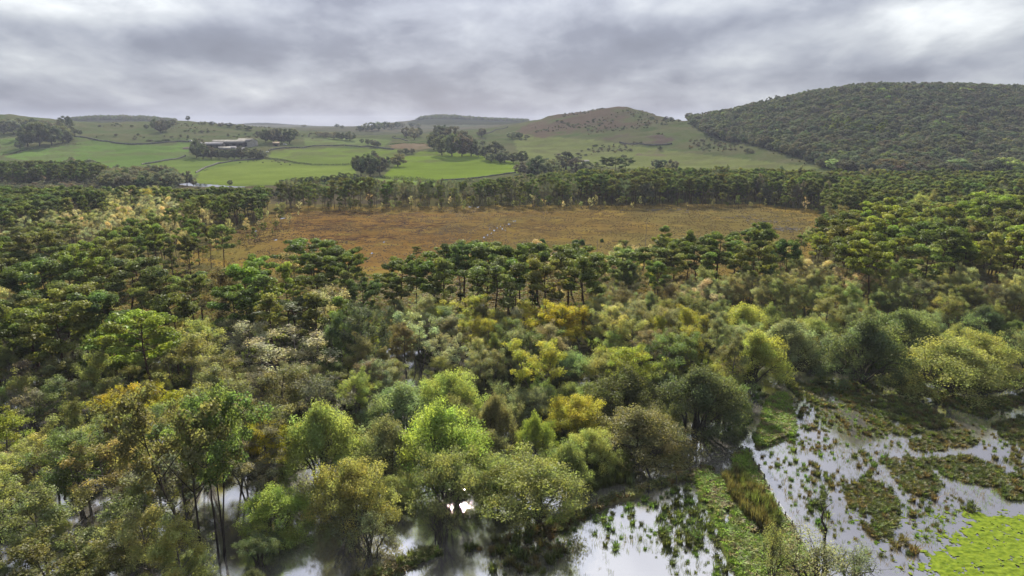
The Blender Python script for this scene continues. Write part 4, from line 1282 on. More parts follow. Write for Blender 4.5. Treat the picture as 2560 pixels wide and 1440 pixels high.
MARG = [[(690, 516), (1000, 512), (1400, 509), (1900, 504), (2040, 520), (2040, 540), (1900, 522), (1400, 527), (1000, 531), (690, 534)], [(560, 590), (700, 530), (760, 545), (640, 620), (520, 660), (450, 655)], [(980, 660), (1500, 660), (1980, 640), (2030, 600), (2060, 640), (1990, 700), (1000, 712)]]
for q, (poly, sp) in enumerate(zip(MARG, (8.0, 9.0, 7.5))):
    print("margin", scatter([(0, 300), (2560, 300), (2560, 760), (0, 760)], sp, [("pine", "pine_olive", 3), ("pine", "pine", 2), ("bare", "pale", 2), ("birch", "tan", 1.5)], (3, 9), "on the bog's margin", NEARP, wfac=(0.6, 1.0), avoid=(), base_poly=poly, yr=(185, 425), store=PLACED if q else FARP))

# ------------------------------------------------------------------ build the trees
def make_tree(e, protos, i):
    k = KINDS[e["kind"]]
    rng = np.random.default_rng(int(abs(e["X"] * 91 + e["Y"] * 57)) + 3)
    pi_ = e["proto"] if e["proto"] is not None else int(rng.integers(len(protos)))
    root, kids = protos[pi_ % len(protos)]
    if not root.get("used"):
        root["used"] = 1
        r, cs = root, kids
    else:
        r = root.copy()
        COL.objects.link(r)
        cs = []
        for c in kids:
            cc = c.copy()
            COL.objects.link(cc)
            cc.parent = r
            cs.append(cc)
    r.location = (e["X"], e["Y"], e["Z"])
    r.rotation_euler = (0, 0, e["rot"] if e["rot"] is not None else float(rng.random() * 2 * pi))
    s = e["w"] / k[2]
    r.scale = (s, s, e["h"] / k[1])
    cs[1]["tint"] = list(jitter_tint(TINT[e["tint"]][0], rng))
    cs[0]["tint"] = [0.1, 0.1, 0.1]
    e["obj"] = r
    return r


def proto_objects(kind):
    out = []
    for (tm, cm) in KINDS[kind][0]:
        root = bpy.data.objects.new(KINDS[kind][3], None)
        root.empty_display_size = 0.5
        COL.objects.link(root)
        t, c = link("trunk", tm, root), link("crown", cm, root)
        out.append((root, [t, c]))
    return out


def px_size(e):
    return F * max(e["h"], e["w"]) / max(e["Y"], 1)


def visible(e):
    u, v = proj(e["X"], e["Y"], e["Z"] + e["h"] * 0.6)
    m = 0.5 * F * e["w"] / e["Y"]
    return -m < u < 2560 + m and -m < v < 1440 + m


HILL.sort(key=lambda e: e["Y"])
n_field = sum(1 for e in PLACED if e["kind"] in ("oak", "cone"))
keep = []
for e in HILL:
    if visible(e) and e["kind"] == "oak" and len(keep) < max(0, 300 - n_field):
        e["area"], e["group"] = "on the wooded hill", "trees of the wooded hill"
        keep.append(e)
kept = set(id(e) for e in keep)
HILL = [e for e in HILL if id(e) not in kept]
PLACED += keep
rest = {"pine": FARP, "birch": [], "willow": [], "alder": [], "oak": []}
things = []
for names in (("pine",), ("birch", "bare"), ("alder",), ("willow",), ("oak", "cone")):
    es = [e for e in PLACED if e["kind"] in names]
    vis = sorted([e for e in es if visible(e)], key=lambda e: (e["label"] is None, -px_size(e)))
    things += vis[:300]
    rest[names[0]] = rest[names[0]] + vis[300:] + [e for e in es if not visible(e)]
    print(names, "things", len(vis[:300]), "rest", len(rest[names[0]]))

protos = {k: proto_objects(k) for k in KINDS}
for i, e in enumerate(things):
    make_tree(e, protos[e["kind"]], i)
for k in protos:
    for (root, kids) in protos[k]:
        if not root.get("used"):
            for o in kids + [root]:
                bpy.data.objects.remove(o)
        else:
            pass
for e in things:
    if "used" in e["obj"].keys():
        del e["obj"]["used"]

# labels: look first, then the place, then the order from the left among those that look alike
U_WORDS = ["at the left edge", "far left", "left", "left of centre", "centre", "right of centre", "right", "far right", "at the right edge"]
ORD = ["leftmost", "second", "third", "fourth", "fifth", "sixth", "seventh", "eighth", "ninth", "tenth", "eleventh", "twelfth", "thirteenth", "fourteenth", "fifteenth", "sixteenth", "seventeenth", "eighteenth", "nineteenth", "twentieth"]


def landmark(e):
    """what stands near the tree in the photo, and whether it stands high or low in its wood"""
    u, v = e["u"], e["v"]
    a = e["area"]
    if a == "in the left carr":
        row = "below the golden birches" if v > 1130 else "beside the golden birches" if v > 1000 else "below the left pinewood"
    elif a == "in the central birch wood":
        row = "just below the central pines" if v < 790 else "above the willows" if v > 860 else "around the golden birch"
    elif a == "in the central willow carr":
        row = "near the marsh bank" if v > 1150 else "below the birch wood" if v < 1020 else "amid the willow carr"
    elif a == "in the right willow thicket":
        row = "behind the flooded meadow" if v > 870 else "below the right birches"
    elif a == "in the right birch wood":
        row = "below the right pinewood" if v < 715 else "above the right willows" if v > 760 else "amid the right birches"
    elif a == "in the left pinewood":
        row = "at the pinewood's front" if v > 790 else "at the pinewood's back" if v < 680 else "inside the left pinewood"
    elif a == "in the central pine belt":
        row = "on the bog's near edge" if v < 660 else "behind the central birches"
    elif a == "in the right pinewood":
        row = "at the right pinewood's back" if v < 555 else "at the right pinewood's front" if v > 610 else "inside the right pinewood"
    elif a == "in the pale birch wood":
        row = "in the pale birch wood" if v > 540 else "at the pale birch wood's back"
    elif a == "on the wooded hill":
        row = "low on the wooded hill" if v > 390 else "partway up the wooded hill"
    else:
        row = a
    return row


def finish_labels(things):
    for e in things:
        K = KINDS[e["kind"]]
        e["u"], e["v"] = [float(x) for x in proj(e["X"], e["Y"], e["Z"] + e["h"] * K[6])]
    for kind in {KINDS[e["kind"]][3] for e in things}:
        hs = sorted(e["h"] * e["w"] for e in things if KINDS[e["kind"]][3] == kind)
        lo, hi = hs[len(hs) // 3], hs[2 * len(hs) // 3]
        for e in things:
            if KINDS[e["kind"]][3] == kind:
                x = e["h"] * e["w"]
                e["size"] = "small" if x < lo else "large" if x > hi else "middling"
    by = {}
    for e in things:
        K = KINDS[e["kind"]]
        tag(e["obj"], "", K[5], e["group"])
        if e["label"]:
            e["obj"]["label"] = e["label"]
            continue
        place = U_WORDS[int(np.clip(e["u"] / 2560 * 9, 0, 8))]
        word = TINT[e["tint"]][1]
        e["base"] = f"{e['size']} {word} {K[4]} {landmark(e)}, {place}"
        by.setdefault(e["base"], []).append(e)
    for base, es in by.items():
        es.sort(key=lambda e: e["u"])
        for i, e in enumerate(es):
            if len(es) == 1:
                lab = base
            elif len(es) == 2:
                lab = ("left one of two: ", "right one of two: ")[i] + base
            else:
                lab = ("leftmost " if i == 0 else "rightmost " if i == len(es) - 1 else ORD[i] + " from left " if i < 20 else ORD[min(19, len(es) - 1 - i)] + " from right ") + base
            e["obj"]["label"] = " ".join(lab.split()[:16]).rstrip(",")


finish_labels(things)


# ------------------------------------------------------------------ stuff: woods nobody could count, as instances of whole plants
def proto_mesh(name, me_list, mats_of):
    """joins a trunk and a crown into one far-away plant"""
    vs, qs, fm, var, yel, n = [], [], [], [], [], 0
    mats = []
    for mi, me in enumerate(me_list):
        co = np.empty(len(me.vertices) * 3, np.float32)
        me.vertices.foreach_get("co", co)
        idx = np.empty(len(me.loops), np.int32)
        me.loops.foreach_get("vertex_index", idx)
        vs.append(co.reshape(-1, 3))
        qs.append(idx.reshape(-1, 4) + n)
        n += len(me.vertices)
        k = len(me.polygons)
        fm.append(np.full(k, mi))
        mats.append(me.materials[0])
        for key, lst in (("var", var), ("yel", yel)):
            if key in me.attributes:
                a = np.empty(k, np.float32)
                me.attributes[key].data.foreach_get("value", a)
            else:
                a = np.full(k, 0.5, np.float32)
            lst.append(a)
    me = mesh_from(name, np.concatenate(vs), np.concatenate(qs), mats=mats, face_mat=np.concatenate(fm))
    fattr(me, "var", np.concatenate(var))
    fattr(me, "yel", np.concatenate(yel))
    return me


def stuff(name, meshes, pts, rz, scl, tints, variant):
    """one object that carries many instances of the given plant meshes"""
    pts = np.asarray(pts, np.float32).reshape(-1, 3)
    me = mesh_from(name, pts)
    fattr(me, "turn", np.stack([np.zeros(len(pts)), np.zeros(len(pts)), np.asarray(rz)], 1), "POINT", "FLOAT_VECTOR")
    fattr(me, "size", np.asarray(scl, np.float32).reshape(-1, 3), "POINT", "FLOAT_VECTOR")
    fattr(me, "tint", np.concatenate([np.asarray(tints, np.float32).reshape(-1, 3), np.ones((len(pts), 1))], 1), "POINT", "FLOAT_COLOR")
    fattr(me, "which", np.asarray(variant), "POINT", "INT")
    o = link(name, me)
    o["kind"] = "stuff"
    ng = bpy.data.node_groups.new(name, "GeometryNodeTree")
    ng.interface.new_socket("Geometry", in_out="INPUT", socket_type="NodeSocketGeometry")
    ng.interface.new_socket("Geometry", in_out="OUTPUT", socket_type="NodeSocketGeometry")
    N = ng.nodes
    gi, go = N.new("NodeGroupInput"), N.new("NodeGroupOutput")
    join = N.new("GeometryNodeJoinGeometry")

    def named(nm, ty):
        a = N.new("GeometryNodeInputNamedAttribute")
        a.data_type = ty
        a.inputs[0].default_value = nm
        return [s for s in a.outputs if s.enabled and s.name == "Attribute"][0]

    e2r = N.new("FunctionNodeEulerToRotation")
    ng.links.new(named("turn", "FLOAT_VECTOR"), e2r.inputs[0])
    size = named("size", "FLOAT_VECTOR")
    which = named("which", "INT")
    for i, m in enumerate(meshes):
        po = bpy.data.objects.new(name + "_plant", m)
        oi = N.new("GeometryNodeObjectInfo")
        oi.inputs["Object"].default_value = po
        oi.transform_space = "ORIGINAL"
        cmp_ = N.new("FunctionNodeCompare")
        cmp_.data_type, cmp_.operation = "INT", "EQUAL"
        ins = [s for s in cmp_.inputs if s.enabled]
        ng.links.new(which, ins[0])
        ins[1].default_value = i
        iop = N.new("GeometryNodeInstanceOnPoints")
        ng.links.new(gi.outputs[0], iop.inputs["Points"])
        ng.links.new([s for s in cmp_.outputs if s.enabled][0], iop.inputs["Selection"])
        ng.links.new(oi.outputs["Geometry"], iop.inputs["Instance"])
        ng.links.new(e2r.outputs[0], iop.inputs["Rotation"])
        ng.links.new(size, iop.inputs["Scale"])
        ng.links.new(iop.outputs[0], join.inputs[0])
    ng.links.new(join.outputs[0], go.inputs[0])
    md = o.modifiers.new("plants", "NODES")
    md.node_group = ng
    return o


def tree_stuff(name, es):
    if not es:
        return
    ms, base = [], {}
    for k in sorted({e["kind"] for e in es}):
        base[k] = len(ms)
        far_ = k in ("oak", "cone")
        ms += [proto_mesh(k + "_far", list(p), None) for p in KINDS[k][0]]
    rng = np.random.default_rng(len(es))
    P, R_, S, T_, V_ = [], [], [], [], []
    for e in es:
        k = KINDS[e["kind"]]
        P.append((e["X"], e["Y"], e["Z"]))
        R_.append(rng.random() * 2 * pi)
        s = e["w"] / k[2]
        S.append((s, s, e["h"] / k[1]))
        T_.append(jitter_tint(TINT[e["tint"]][0], rng, 0.13))
        V_.append(base[e["kind"]] + int(rng.integers(len(k[0]))))
    stuff(name, ms, P, R_, S, T_, V_)


tree_stuff("pine_forest", rest["pine"])
tree_stuff("birch_woodland", rest["birch"])
tree_stuff("alder_woodland", rest["alder"] + rest["willow"])
tree_stuff("scrub_woodland", SCRUB + rest["oak"])
tree_stuff("hillside_woodland", HILL)


# ------------------------------------------------------------------ rushes of the flooded meadow
RUSH = []
rng = np.random.default_rng(77)


def ground_points(poly, spacing, keep=1.0, z=0.0, cluster=0.0, seed=0):
    """jittered ground points inside a polygon that the photo shows, with natural bare gaps"""
    r = np.random.default_rng(seed + int(abs(poly[0][0])))
    c = np.array([at_height(u, v, z) for u, v in poly])
    x0, y0, x1, y1 = c[:, 0].min(), c[:, 1].min(), c[:, 0].max(), c[:, 1].max()
    nx, ny = int((x1 - x0) / spacing) + 1, int((y1 - y0) / spacing) + 1
    gx, gy = np.meshgrid(np.arange(nx), np.arange(ny))
    X = (x0 + (gx + r.uniform(-0.5, 0.5, gx.shape) + 0.5) * spacing).ravel()
    Y = (y0 + (gy + r.uniform(-0.5, 0.5, gx.shape) + 0.5) * spacing).ravel()
    u, v = proj(X, Y, np.full_like(X, z))
    ok = inside(poly, u, v) & (r.random(len(X)) < keep)
    if cluster:
        cluster = cluster - 0.03
        ok &= fbm(X, Y, 5.0, 3, 91 + seed) > cluster
    return X[ok], Y[ok]


def rushes(poly, spacing, size, tints, area, keep=1.0, cluster=0.0, seed=0):
    r = np.random.default_rng(seed + 5)
    X, Y = ground_points(poly, spacing, keep, 0.0, cluster, seed)
    if not len(X):
        return
    ub, vb = proj(X, Y, np.zeros_like(X))
    dry = np.zeros(len(X), bool)
    for p in DYKES[:2]:
        dry |= inside(p, ub, vb)
    for i in np.nonzero(~dry)[0]:
        s = size * r.uniform(0.65, 1.6)
        RUSH.append(dict(X=X[i], Y=Y[i], Z=max(float(terrain(X[i], Y[i])), -0.12), s=s, sz=s * r.uniform(0.75, 1.15), tint=tints[int(r.integers(len(tints)))], area=area))


TINT.update({"rush": ((0.058, 0.066, 0.017), "olive"), "rush_brown": ((0.080, 0.060, 0.022), "brown"), "rush_green": ((0.070, 0.105, 0.018), "green"), "sedge": ((0.085, 0.092, 0.014), "yellow-green"),
             "reed": ((0.060, 0.064, 0.020), "brown-green"), "straw": ((0.11, 0.085, 0.040), "straw"), "lush": ((0.092, 0.135, 0.016), "fresh green"), "maroon": ((0.022, 0.012, 0.010), "maroon"),
             "ochre": ((0.085, 0.058, 0.016), "ochre"), "orange": ((0.070, 0.056, 0.022), "orange-brown"), "bogrust": ((0.060, 0.034, 0.011), "rust"), "bogtan": ((0.075, 0.050, 0.016), "tan")})
rr = ["rush", "rush_brown", "rush"]
for k, p in enumerate(SEDGE):
    rushes(p, 0.70, 0.85, ["rush", "rush_brown", "rush", "sedge"] if k < 3 else rr, "in the back rush beds" if k < 3 else "in the right rush beds" if k != 6 else "in the middle rush bed", 0.92, 0.40, k)
rushes([(1640, 1235), (1735, 1205), (1775, 1300), (1835, 1440), (1690, 1440), (1640, 1330)], 0.98, 1.1, ["rush", "rush_green", "rush"], "in the left pool", 0.8, 0.47, 21)
rushes([(1470, 1290), (1640, 1230), (1640, 1330), (1560, 1400), (1500, 1380)], 1.17, 0.95, ["rush", "rush_green"], "in the left pool", 0.6, 0.52, 22)
rushes([(1170, 1370), (1370, 1310), (1460, 1330), (1370, 1440), (1180, 1440)], 1.01, 1.1, ["rush_brown", "rush"], "below the broad open willow", 0.75, 0.48, 23)
rushes([(1890, 1110), (2110, 1070), (2240, 1150), (2130, 1230), (2010, 1240), (1920, 1190)], 1.17, 1.0, ["rush", "rush_green", "rush_brown"], "in the open flood", 0.7, 0.50, 24)
rushes([(1985, 1010), (2140, 1030), (2230, 1100), (2110, 1085), (2000, 1075)], 1.01, 0.9, ["rush", "rush_brown"], "before the back beds", 0.75, 0.48, 25)
rushes([(2000, 1245), (2120, 1230), (2110, 1340), (2060, 1340)], 1.01, 1.05, ["rush", "rush_green"], "around the bare dead trunk", 0.7, 0.47, 26)
rushes([(2240, 1240), (2560, 1230), (2540, 1275), (2360, 1280), (2260, 1420), (2200, 1400)], 1.56, 1.1, ["rush", "rush_brown"], "near the floating algae", 0.6, 0.5, 27)
rushes([(2420, 1110), (2600, 1110), (2600, 1190), (2520, 1170)], 0.94, 0.9, ["rush", "rush_brown"], "in the right rush beds", 0.6, 0.45, 28)
rushes([(1860, 1090), (1900, 1020), (1960, 1000), (1920, 960), (1870, 990), (1810, 1085), (1760, 1150), (1800, 1165)], 1.01, 1.0, ["rush", "rush_green"], "at the dyke's far end", 0.6, 0.5, 29)
rushes([(1880, 1100), (1960, 990), (2560, 1000), (2560, 1290), (2400, 1290), (2280, 1440), (2100, 1350), (1990, 1300)], 1.15, 0.55, ["rush", "rush_brown", "rush_green"], "in the open flood", 0.8, 0.50, 31)
rushes([(1450, 1290), (1740, 1200), (1840, 1440), (1180, 1440), (1300, 1360)], 1.1, 0.55, ["rush", "rush_green"], "in the left pool", 0.8, 0.50, 32)
RUSH.sort(key=lambda e: -e["s"] * F / math.hypot(e["Y"], H))
rush_protos = []
n_rush = 0
RUSH_LAB = {}
for e in RUSH:
    u, v = proj(e["X"], e["Y"], 0.3)
    if n_rush >= 300 or not (0 < u < 2560 and 0 < v < 1436):
        continue
    r = np.random.default_rng(n_rush)
    k = int(r.integers(4))
    if k >= len(rush_protos):
        k = len(rush_protos)
        o = link("rush_tuft", TUFTS[k])
        rush_protos.append(o)
    else:
        o = rush_protos[k].copy()
        COL.objects.link(o)
    o.location = (e["X"], e["Y"], e["Z"])
    o.rotation_euler = (0, 0, float(r.random() * 6.28))
    o.scale = (e["s"], e["s"], e["sz"])
    o["tint"] = list(jitter_tint(TINT[e["tint"]][0], r))
    e["done"] = True
    n_rush += 1
    tag(o, "", "rush tuft", "rush tufts in the flooded meadow")
    size = "big" if e["s"] > 1.15 else "small" if e["s"] < 0.8 else "middling"
    row = ORD[1:][int(np.clip((1440 - v) / 26, 0, 18)) - 1] + " row up" if v < 1414 else "front row"
    base = f"{size} {TINT[e['tint']][1]} rush tuft {e['area']}, {row}, {U_WORDS[int(np.clip(u / 2560 * 9, 0, 8))]}"
    RUSH_LAB.setdefault(base, []).append((float(u), o))
for base, es in RUSH_LAB.items():
    es.sort(key=lambda t: t[0])
    for i, (u, o) in enumerate(es):
        pre = "" if len(es) == 1 else "leftmost " if i == 0 else "rightmost " if i == len(es) - 1 else ORD[i] + " from left " if i < 20 else ORD[min(19, len(es) - 1 - i)] + " from right "
        o["label"] = " ".join((pre + base).split()[:16]).rstrip(",")
rest_r = [e for e in RUSH if not e.get("done")]


def tuft_stuff(name, meshes, X, Y, Z, S, SZ, tints, seed=0):
    r = np.random.default_rng(seed + 40)
    n = len(X)
    stuff(name, meshes, np.stack([X, Y, Z], 1), r.random(n) * 6.28, np.stack([S, S, SZ], 1), tints, r.integers(0, len(meshes), n))


tuft_stuff("rush_beds", TUFTS, np.array([e["X"] for e in rest_r]), np.array([e["Y"] for e in rest_r]), np.array([e["Z"] for e in rest_r]), np.array([e["s"] for e in rest_r]), np.array([e["sz"] for e in rest_r]),
           np.array([jitter_tint(TINT[e["tint"]][0], rng) for e in rest_r]))


def grass_patch(name, meshes, polys, spacing, s, sz, tints, keep=1.0, cluster=0.0, seed=0, zmin=-9, holes=(), patchy=6.0):
    XS, YS = [], []
    for k, p in enumerate(polys):
        x, y = ground_points(p, spacing, keep, 0.1, cluster, seed + k)
        XS.append(x)
        YS.append(y)
    X, Y = np.concatenate(XS), np.concatenate(YS)
    Z = terrain(X, Y)
    u, v = proj(X, Y, Z)
    ok = Z > zmin
    for h_ in holes:
        ok &= ~inside(h_, u, v)
    X, Y, Z = X[ok], Y[ok], Z[ok]
    r = np.random.default_rng(seed + 9)
    n = len(X)
    sel = np.clip((fbm(X, Y, patchy, 3, 95 + seed) - 0.25) / 0.5 + r.normal(0, 0.16, n), 0, 0.999)
    T = np.array([TINT[t][0] for t in tints])[(sel * len(tints)).astype(int)]
    if name == "bog_heather":      # heather grows in drifts, thickest at the left of the bog
        a_ = np.clip((X / Y - A_COLS[0]) / (A_COLS[1] - A_COLS[0]), 0, nc - 1).astype(int)
        i_ = np.clip(np.interp(Y, Y_ROWS, np.arange(nr)), 0, nr - 1).astype(int)
        drift = (heath[i_, a_] * (fbm(X, Y, 14, 4, 99) > 0.46)) > r.random(n) * 0.9
        T[drift] = TINT["maroon"][0]
    T = T * (1 + r.normal(0, 0.14, (n, 1)))
    S = s * r.uniform(0.7, 1.4, n)
    tuft_stuff(name, meshes, X, Y, np.maximum(Z, -0.1), S, sz * S / s * r.uniform(0.8, 1.2, n), np.clip(T, 0.012, 1), seed)
    return n


SOFT = [gen_tuft(520 + i, n=46, h=0.6, r=0.6, wide=0.05, name="grass_blades", lean=0.9) for i in range(3)]
REEDS = [gen_tuft(530 + i, n=60, h=1.7, r=0.7, wide=0.03, name="reed_stems", lean=0.22) for i in range(3)]
HEATH_T = [gen_tuft(540 + i, n=30, h=0.4, r=0.62, wide=0.07, name="tussock_blades", lean=0.8) for i in range(2)]
print("dyke", grass_patch("dyke_grass", SOFT, DYKES[:2], 0.42, 0.85, 0.9, ["lush", "sedge", "straw", "lush", "lush", "olive", "lush"], 0.95, 0.0, 1, -9, POOLS_IN_DYKE, 3.5))
print("bank", grass_patch("bank_grass", SOFT, DYKES[2:], 0.5, 0.85, 0.9, ["sedge", "rush", "straw", "ochre", "rush", "olive"], 0.9, 0.0, 2))
print("reeds", grass_patch("reed_bed", REEDS, [[(1800, 1195), (1855, 1185), (1895, 1230), (1950, 1300), (1935, 1345), (1880, 1310), (1840, 1270)], [(1450, 1150), (1560, 1140), (1580, 1200), (1480, 1230)]], 0.55, 0.8, 0.85, ["reed", "rush", "reed", "orange"], 0.9, 0.25, 3))
print("backsedge", grass_patch("meadow_sedge", SOFT, [SEDGE[0], SEDGE[2], SEDGE[1]], 0.6, 0.9, 0.85, ["sedge", "rush_brown", "rush", "lush", "rush_brown"], 0.6, 0.4, 4, -0.05))
FINE = [gen_tuft(560 + i, n=12, h=0.55, r=0.5, wide=0.016, name="thin_stems", lean=0.45) for i in range(3)]
print("bedgrass", grass_patch("marsh_grass", SOFT, SEDGE[3:], 0.55, 0.7, 0.8, ["rush", "rush_brown", "rush", "sedge"], 0.6, 0.42, 31))
print("flood grass", grass_patch("flood_grass", FINE, [[(1880, 1100), (1960, 980), (2600, 990), (2600, 1250), (2400, 1290), (2280, 1440), (2100, 1350), (1990, 1300)], [(1450, 1290), (1740, 1200), (1840, 1440), (1180, 1440), (1300, 1360)]], 0.62, 0.8, 0.9, ["rush", "rush_brown", "rush_green"], 0.7, 0.50, 35, -9, DYKES[:2]))
CARR_GROUND = [(-800, 780), (700, 800), (1500, 760), (2560, 800), (3300, 800), (3300, 960), (2420, 985), (1960, 930), (1865, 950), (1830, 1085), (1740, 1165), (1300, 1345), (980, 1440), (900, 1560), (-900, 1560)]
print("carr", grass_patch("carr_sedge", REEDS[:2], [CARR_GROUND], 1.15, 0.8, 0.55, ["rush", "green", "reed", "dark"], 0.8, 0.40, 5, 0.02))
print("moor", grass_patch("moor_grass", HEATH_T, [[(300, 660), (700, 690), (1000, 690), (1500, 690), (2000, 690), (2000, 780), (1500, 800), (600, 800), (0, 800)]], 1.0, 1.0, 1.2, ["ochre", "straw", "sedge", "ochre"], 0.9, 0.3, 6, 0.05))
print("bog", grass_patch("bog_heather", HEATH_T, [BOG], 1.0, 0.62, 0.5, ["bogrust", "maroon", "bogrust", "bogtan", "bogtan", "maroon", "bogrust"], 0.55, 0.46, 7, -9, (), 11.0))

# floating algae: a thin buckled mat
ALG = [(2335, 1420), (2342, 1375), (2398, 1342), (2408, 1306), (2440, 1290), (2520, 1284), (2660, 1300), (2760, 1540), (2380, 1540), (2350, 1450)]
ca = np.array([at_height(u, v) for u, v in ALG])
gx, gy = np.meshgrid(np.arange(ca[:, 0].min() - 1.5, min(ca[:, 0].max(), 80), 0.11), np.arange(ca[:, 1].min(), ca[:, 1].max() + 1.0, 0.11))
au, av = proj(gx + (fbm(gx, gy, 2.6, 4, 130, 0.6) - 0.5) * 5.0, gy + (fbm(gx, gy, 2.6, 4, 131, 0.6) - 0.5) * 6.0, np.zeros_like(gx))
az_ = 0.02 + 0.24 * np.clip(fbm(gx, gy * 1.6, 0.7, 4, 132) - 0.42, 0, 1) + 0.05 * np.clip(fbm(gx, gy, 2.0, 2, 133) - 0.4, 0, 1)
core = blur(blur(inside(ALG, au, av).astype(float), 60, 0), 60, 1)
am = fbm(gx, gy, 0.6, 4, 134, 0.6) > 0.67 - 0.365 * core
sat = (fbm(gx, gy, 0.9, 3, 137) > 0.70) & inside([(2300, 1260), (2560, 1250), (2560, 1300), (2400, 1300), (2320, 1440), (2260, 1440)], au, av)
am |= sat
n0, n1_ = gx.shape
i_, j_ = np.meshgrid(np.arange(n0 - 1), np.arange(n1_ - 1), indexing="ij")
qq = np.stack([i_ * n1_ + j_, i_ * n1_ + j_ + 1, (i_ + 1) * n1_ + j_ + 1, (i_ + 1) * n1_ + j_], -1).reshape(-1, 4)
qq = qq[am[:-1, :-1].ravel()]
used, inv = np.unique(qq, return_inverse=True)
ma, TA = material("algae")
ao = TA.n("ShaderNodeOutputMaterial")
ab = TA.n("ShaderNodeBsdfDiffuse")
apos = TA.n("ShaderNodeNewGeometry").outputs["Position"]
TA.link(TA.mix(TA.maprange(TA.noise(apos, 1.3, 6.0, 0.75), 0.34, 0.64), (0.060, 0.092, 0.012, 1), (0.122, 0.158, 0.018, 1)), ab.inputs["Color"])
TA.link(ab.outputs[0], ao.inputs[0])
me = mesh_from("algae_mat", np.stack([gx, gy, az_], -1).reshape(-1, 3)[used], inv.reshape(-1, 4), mats=[ma], smooth=True)
algae = link("algae_mat", me)
algae["kind"] = "stuff"

# ------------------------------------------------------------------ small things of the wetland
# bare dead trunk in front of the flood
bx_, by_ = at_height(2064, 1425, 0.0)


def on_plane(u, v, Y):
    x, y, z = ray(u, v)
    s = Y / y
    return np.array([x * s, Y, H + z * s])


root = bpy.data.objects.new("dead_tree", None)
COL.objects.link(root)
root.location = (bx_, by_, -0.3)
base_v = np.array([bx_, by_, -0.3])
G = Geo()
pth = [(2064, 1432, 0.2), (2061, 1367, 0.17), (2062, 1341, 0.165), (2066, 1324, 0.15), (2060, 1312, 0.14), (2055, 1304, 0.135), (2055, 1293, 0.12), (2059, 1277, 0.09)]
G.tube([on_plane(u, v, by_ + 0.3 * sin(i)) - base_v for i, (u, v, r) in enumerate(pth)], [p[2] for p in pth], 7)
for k in range(0, 8):
    f = 1 + k * 0.8
link("trunk", G.build("dead_trunk", [M_BARK_DARK], True), root)
for lim in ([(2059, 1278, .07), (2054, 1266, .055), (2050, 1253, .025)], [(2059, 1278, .07), (2067, 1268, .05), (2075, 1261, .035), (2084, 1255, .015)], [(2055, 1300, .07), (2049, 1287, .03), (2046, 1283, .015)],
            [(2057, 1298, .05), (2066, 1293, .03), (2073, 1291, .012)], [(2063, 1330, .06), (2053, 1328, .03), (2048, 1322, .015)], [(2066, 1322, .05), (2074, 1318, .02), (2078, 1312, .012)]):
    G = Geo()
    G.tube([on_plane(u, v, by_ + 0.25 * i) - base_v for i, (u, v, r) in enumerate(lim)], [p[2] for p in lim], 5)
    link("limb", G.build("dead_limb", [M_BARK_DARK], True), root)
tag(root, "bare crooked dead trunk rising over the sparse twiggy sallow", "dead tree")

# fences along the dyke and the marsh bank
for fname, pix, lab in (("wire_fence", [(1873, 1140), (1884, 1160), (1896, 1183), (1909, 1207), (1922, 1229), (1934, 1250), (1947, 1270), (1962, 1296), (1980, 1325)], "post and wire fence along the right edge of the grassy dyke"),
                        ("wire_fence", [(1752, 1176), (1725, 1190), (1692, 1207), (1655, 1218), (1622, 1228), (1560, 1246), (1490, 1272), (1440, 1292)], "post and wire fence on the marsh bank left of the dyke")):
    pts = []
    for (u, v) in pix:
        x, y = at_height(u, v, 0.1)
        pts.append((x, y, max(float(terrain(x, y)), -0.3)))
    root = bpy.data.objects.new(fname, None)
    COL.objects.link(root)
    root.location = pts[0]
    rngp = np.random.default_rng(len(pix))
    tops = []
    for (x, y, z) in pts:
        G = Geo()
        l = rngp.normal(0, 0.05, 2)
        b = np.array([x - pts[0][0], y - pts[0][1], z - pts[0][2] - 0.4])
        t = b + np.array([l[0], l[1], 1.65])
        G.tube([b, b * 0.5 + t * 0.5, t], [0.085, 0.08, 0.075], 6)
        G.add([t + np.array([cos(a) * 0.075, sin(a) * 0.075, 0.0]) for a in (0, 1.57, 3.14, 4.71)], [[0, 1, 2, 3]])
        link("post", G.build("fence_post", [M_POST]), root)
        tops.append(t)
    for hgt in (0.12, 0.45, 0.78):
        G = Geo()
        G.tube([t - np.array([0, 0, hgt]) for t in tops], [0.008] * len(tops), 3)
        link("wire", G.build("fence_wire", [M_WIRE]), root)
    tag(root, lab, "fence")

# dead snags, low bushes, brushwood and pools on the bog
for (u, vb, hp, lab) in ((1612, 640, 95, "bare dead pine pole on the bog right of centre"), (1384, 655, 40, "short dead pole behind the central pine clump"), (1491, 650, 55, "thin dead pole above the central pine clump")):
    x, y = at_height(u, vb, 0.3)
    root = bpy.data.objects.new("dead_pine", None)
    COL.objects.link(root)
    root.location = (x, y, float(terrain(x, y)))
    h_ = hp / (F / y)
    G = Geo()
    G.tube(wavy(np.random.default_rng(u), np.array([0, 0, -0.3]), np.array([0.3, 0, h_]), 6, 0.06), np.linspace(0.14, 0.04, 6), 6)
    link("trunk", G.build("snag_trunk", [M_DEADWOOD], True), root)
    for i in range(5):
        G = Geo()
        z = h_ * (0.45 + 0.1 * i)
        a = i * 2.2
        G.tube([(0.1, 0, z), (0.1 + cos(a) * 0.9, sin(a) * 0.9, z + 0.3)], [0.045, 0.015], 4)
        link("limb", G.build("snag_limb", [M_DEADWOOD]), root)
    tag(root, lab, "dead tree")
shrub = gen_willow(390, w=6, h=3.2, leaf=0.16, dens=1.3)
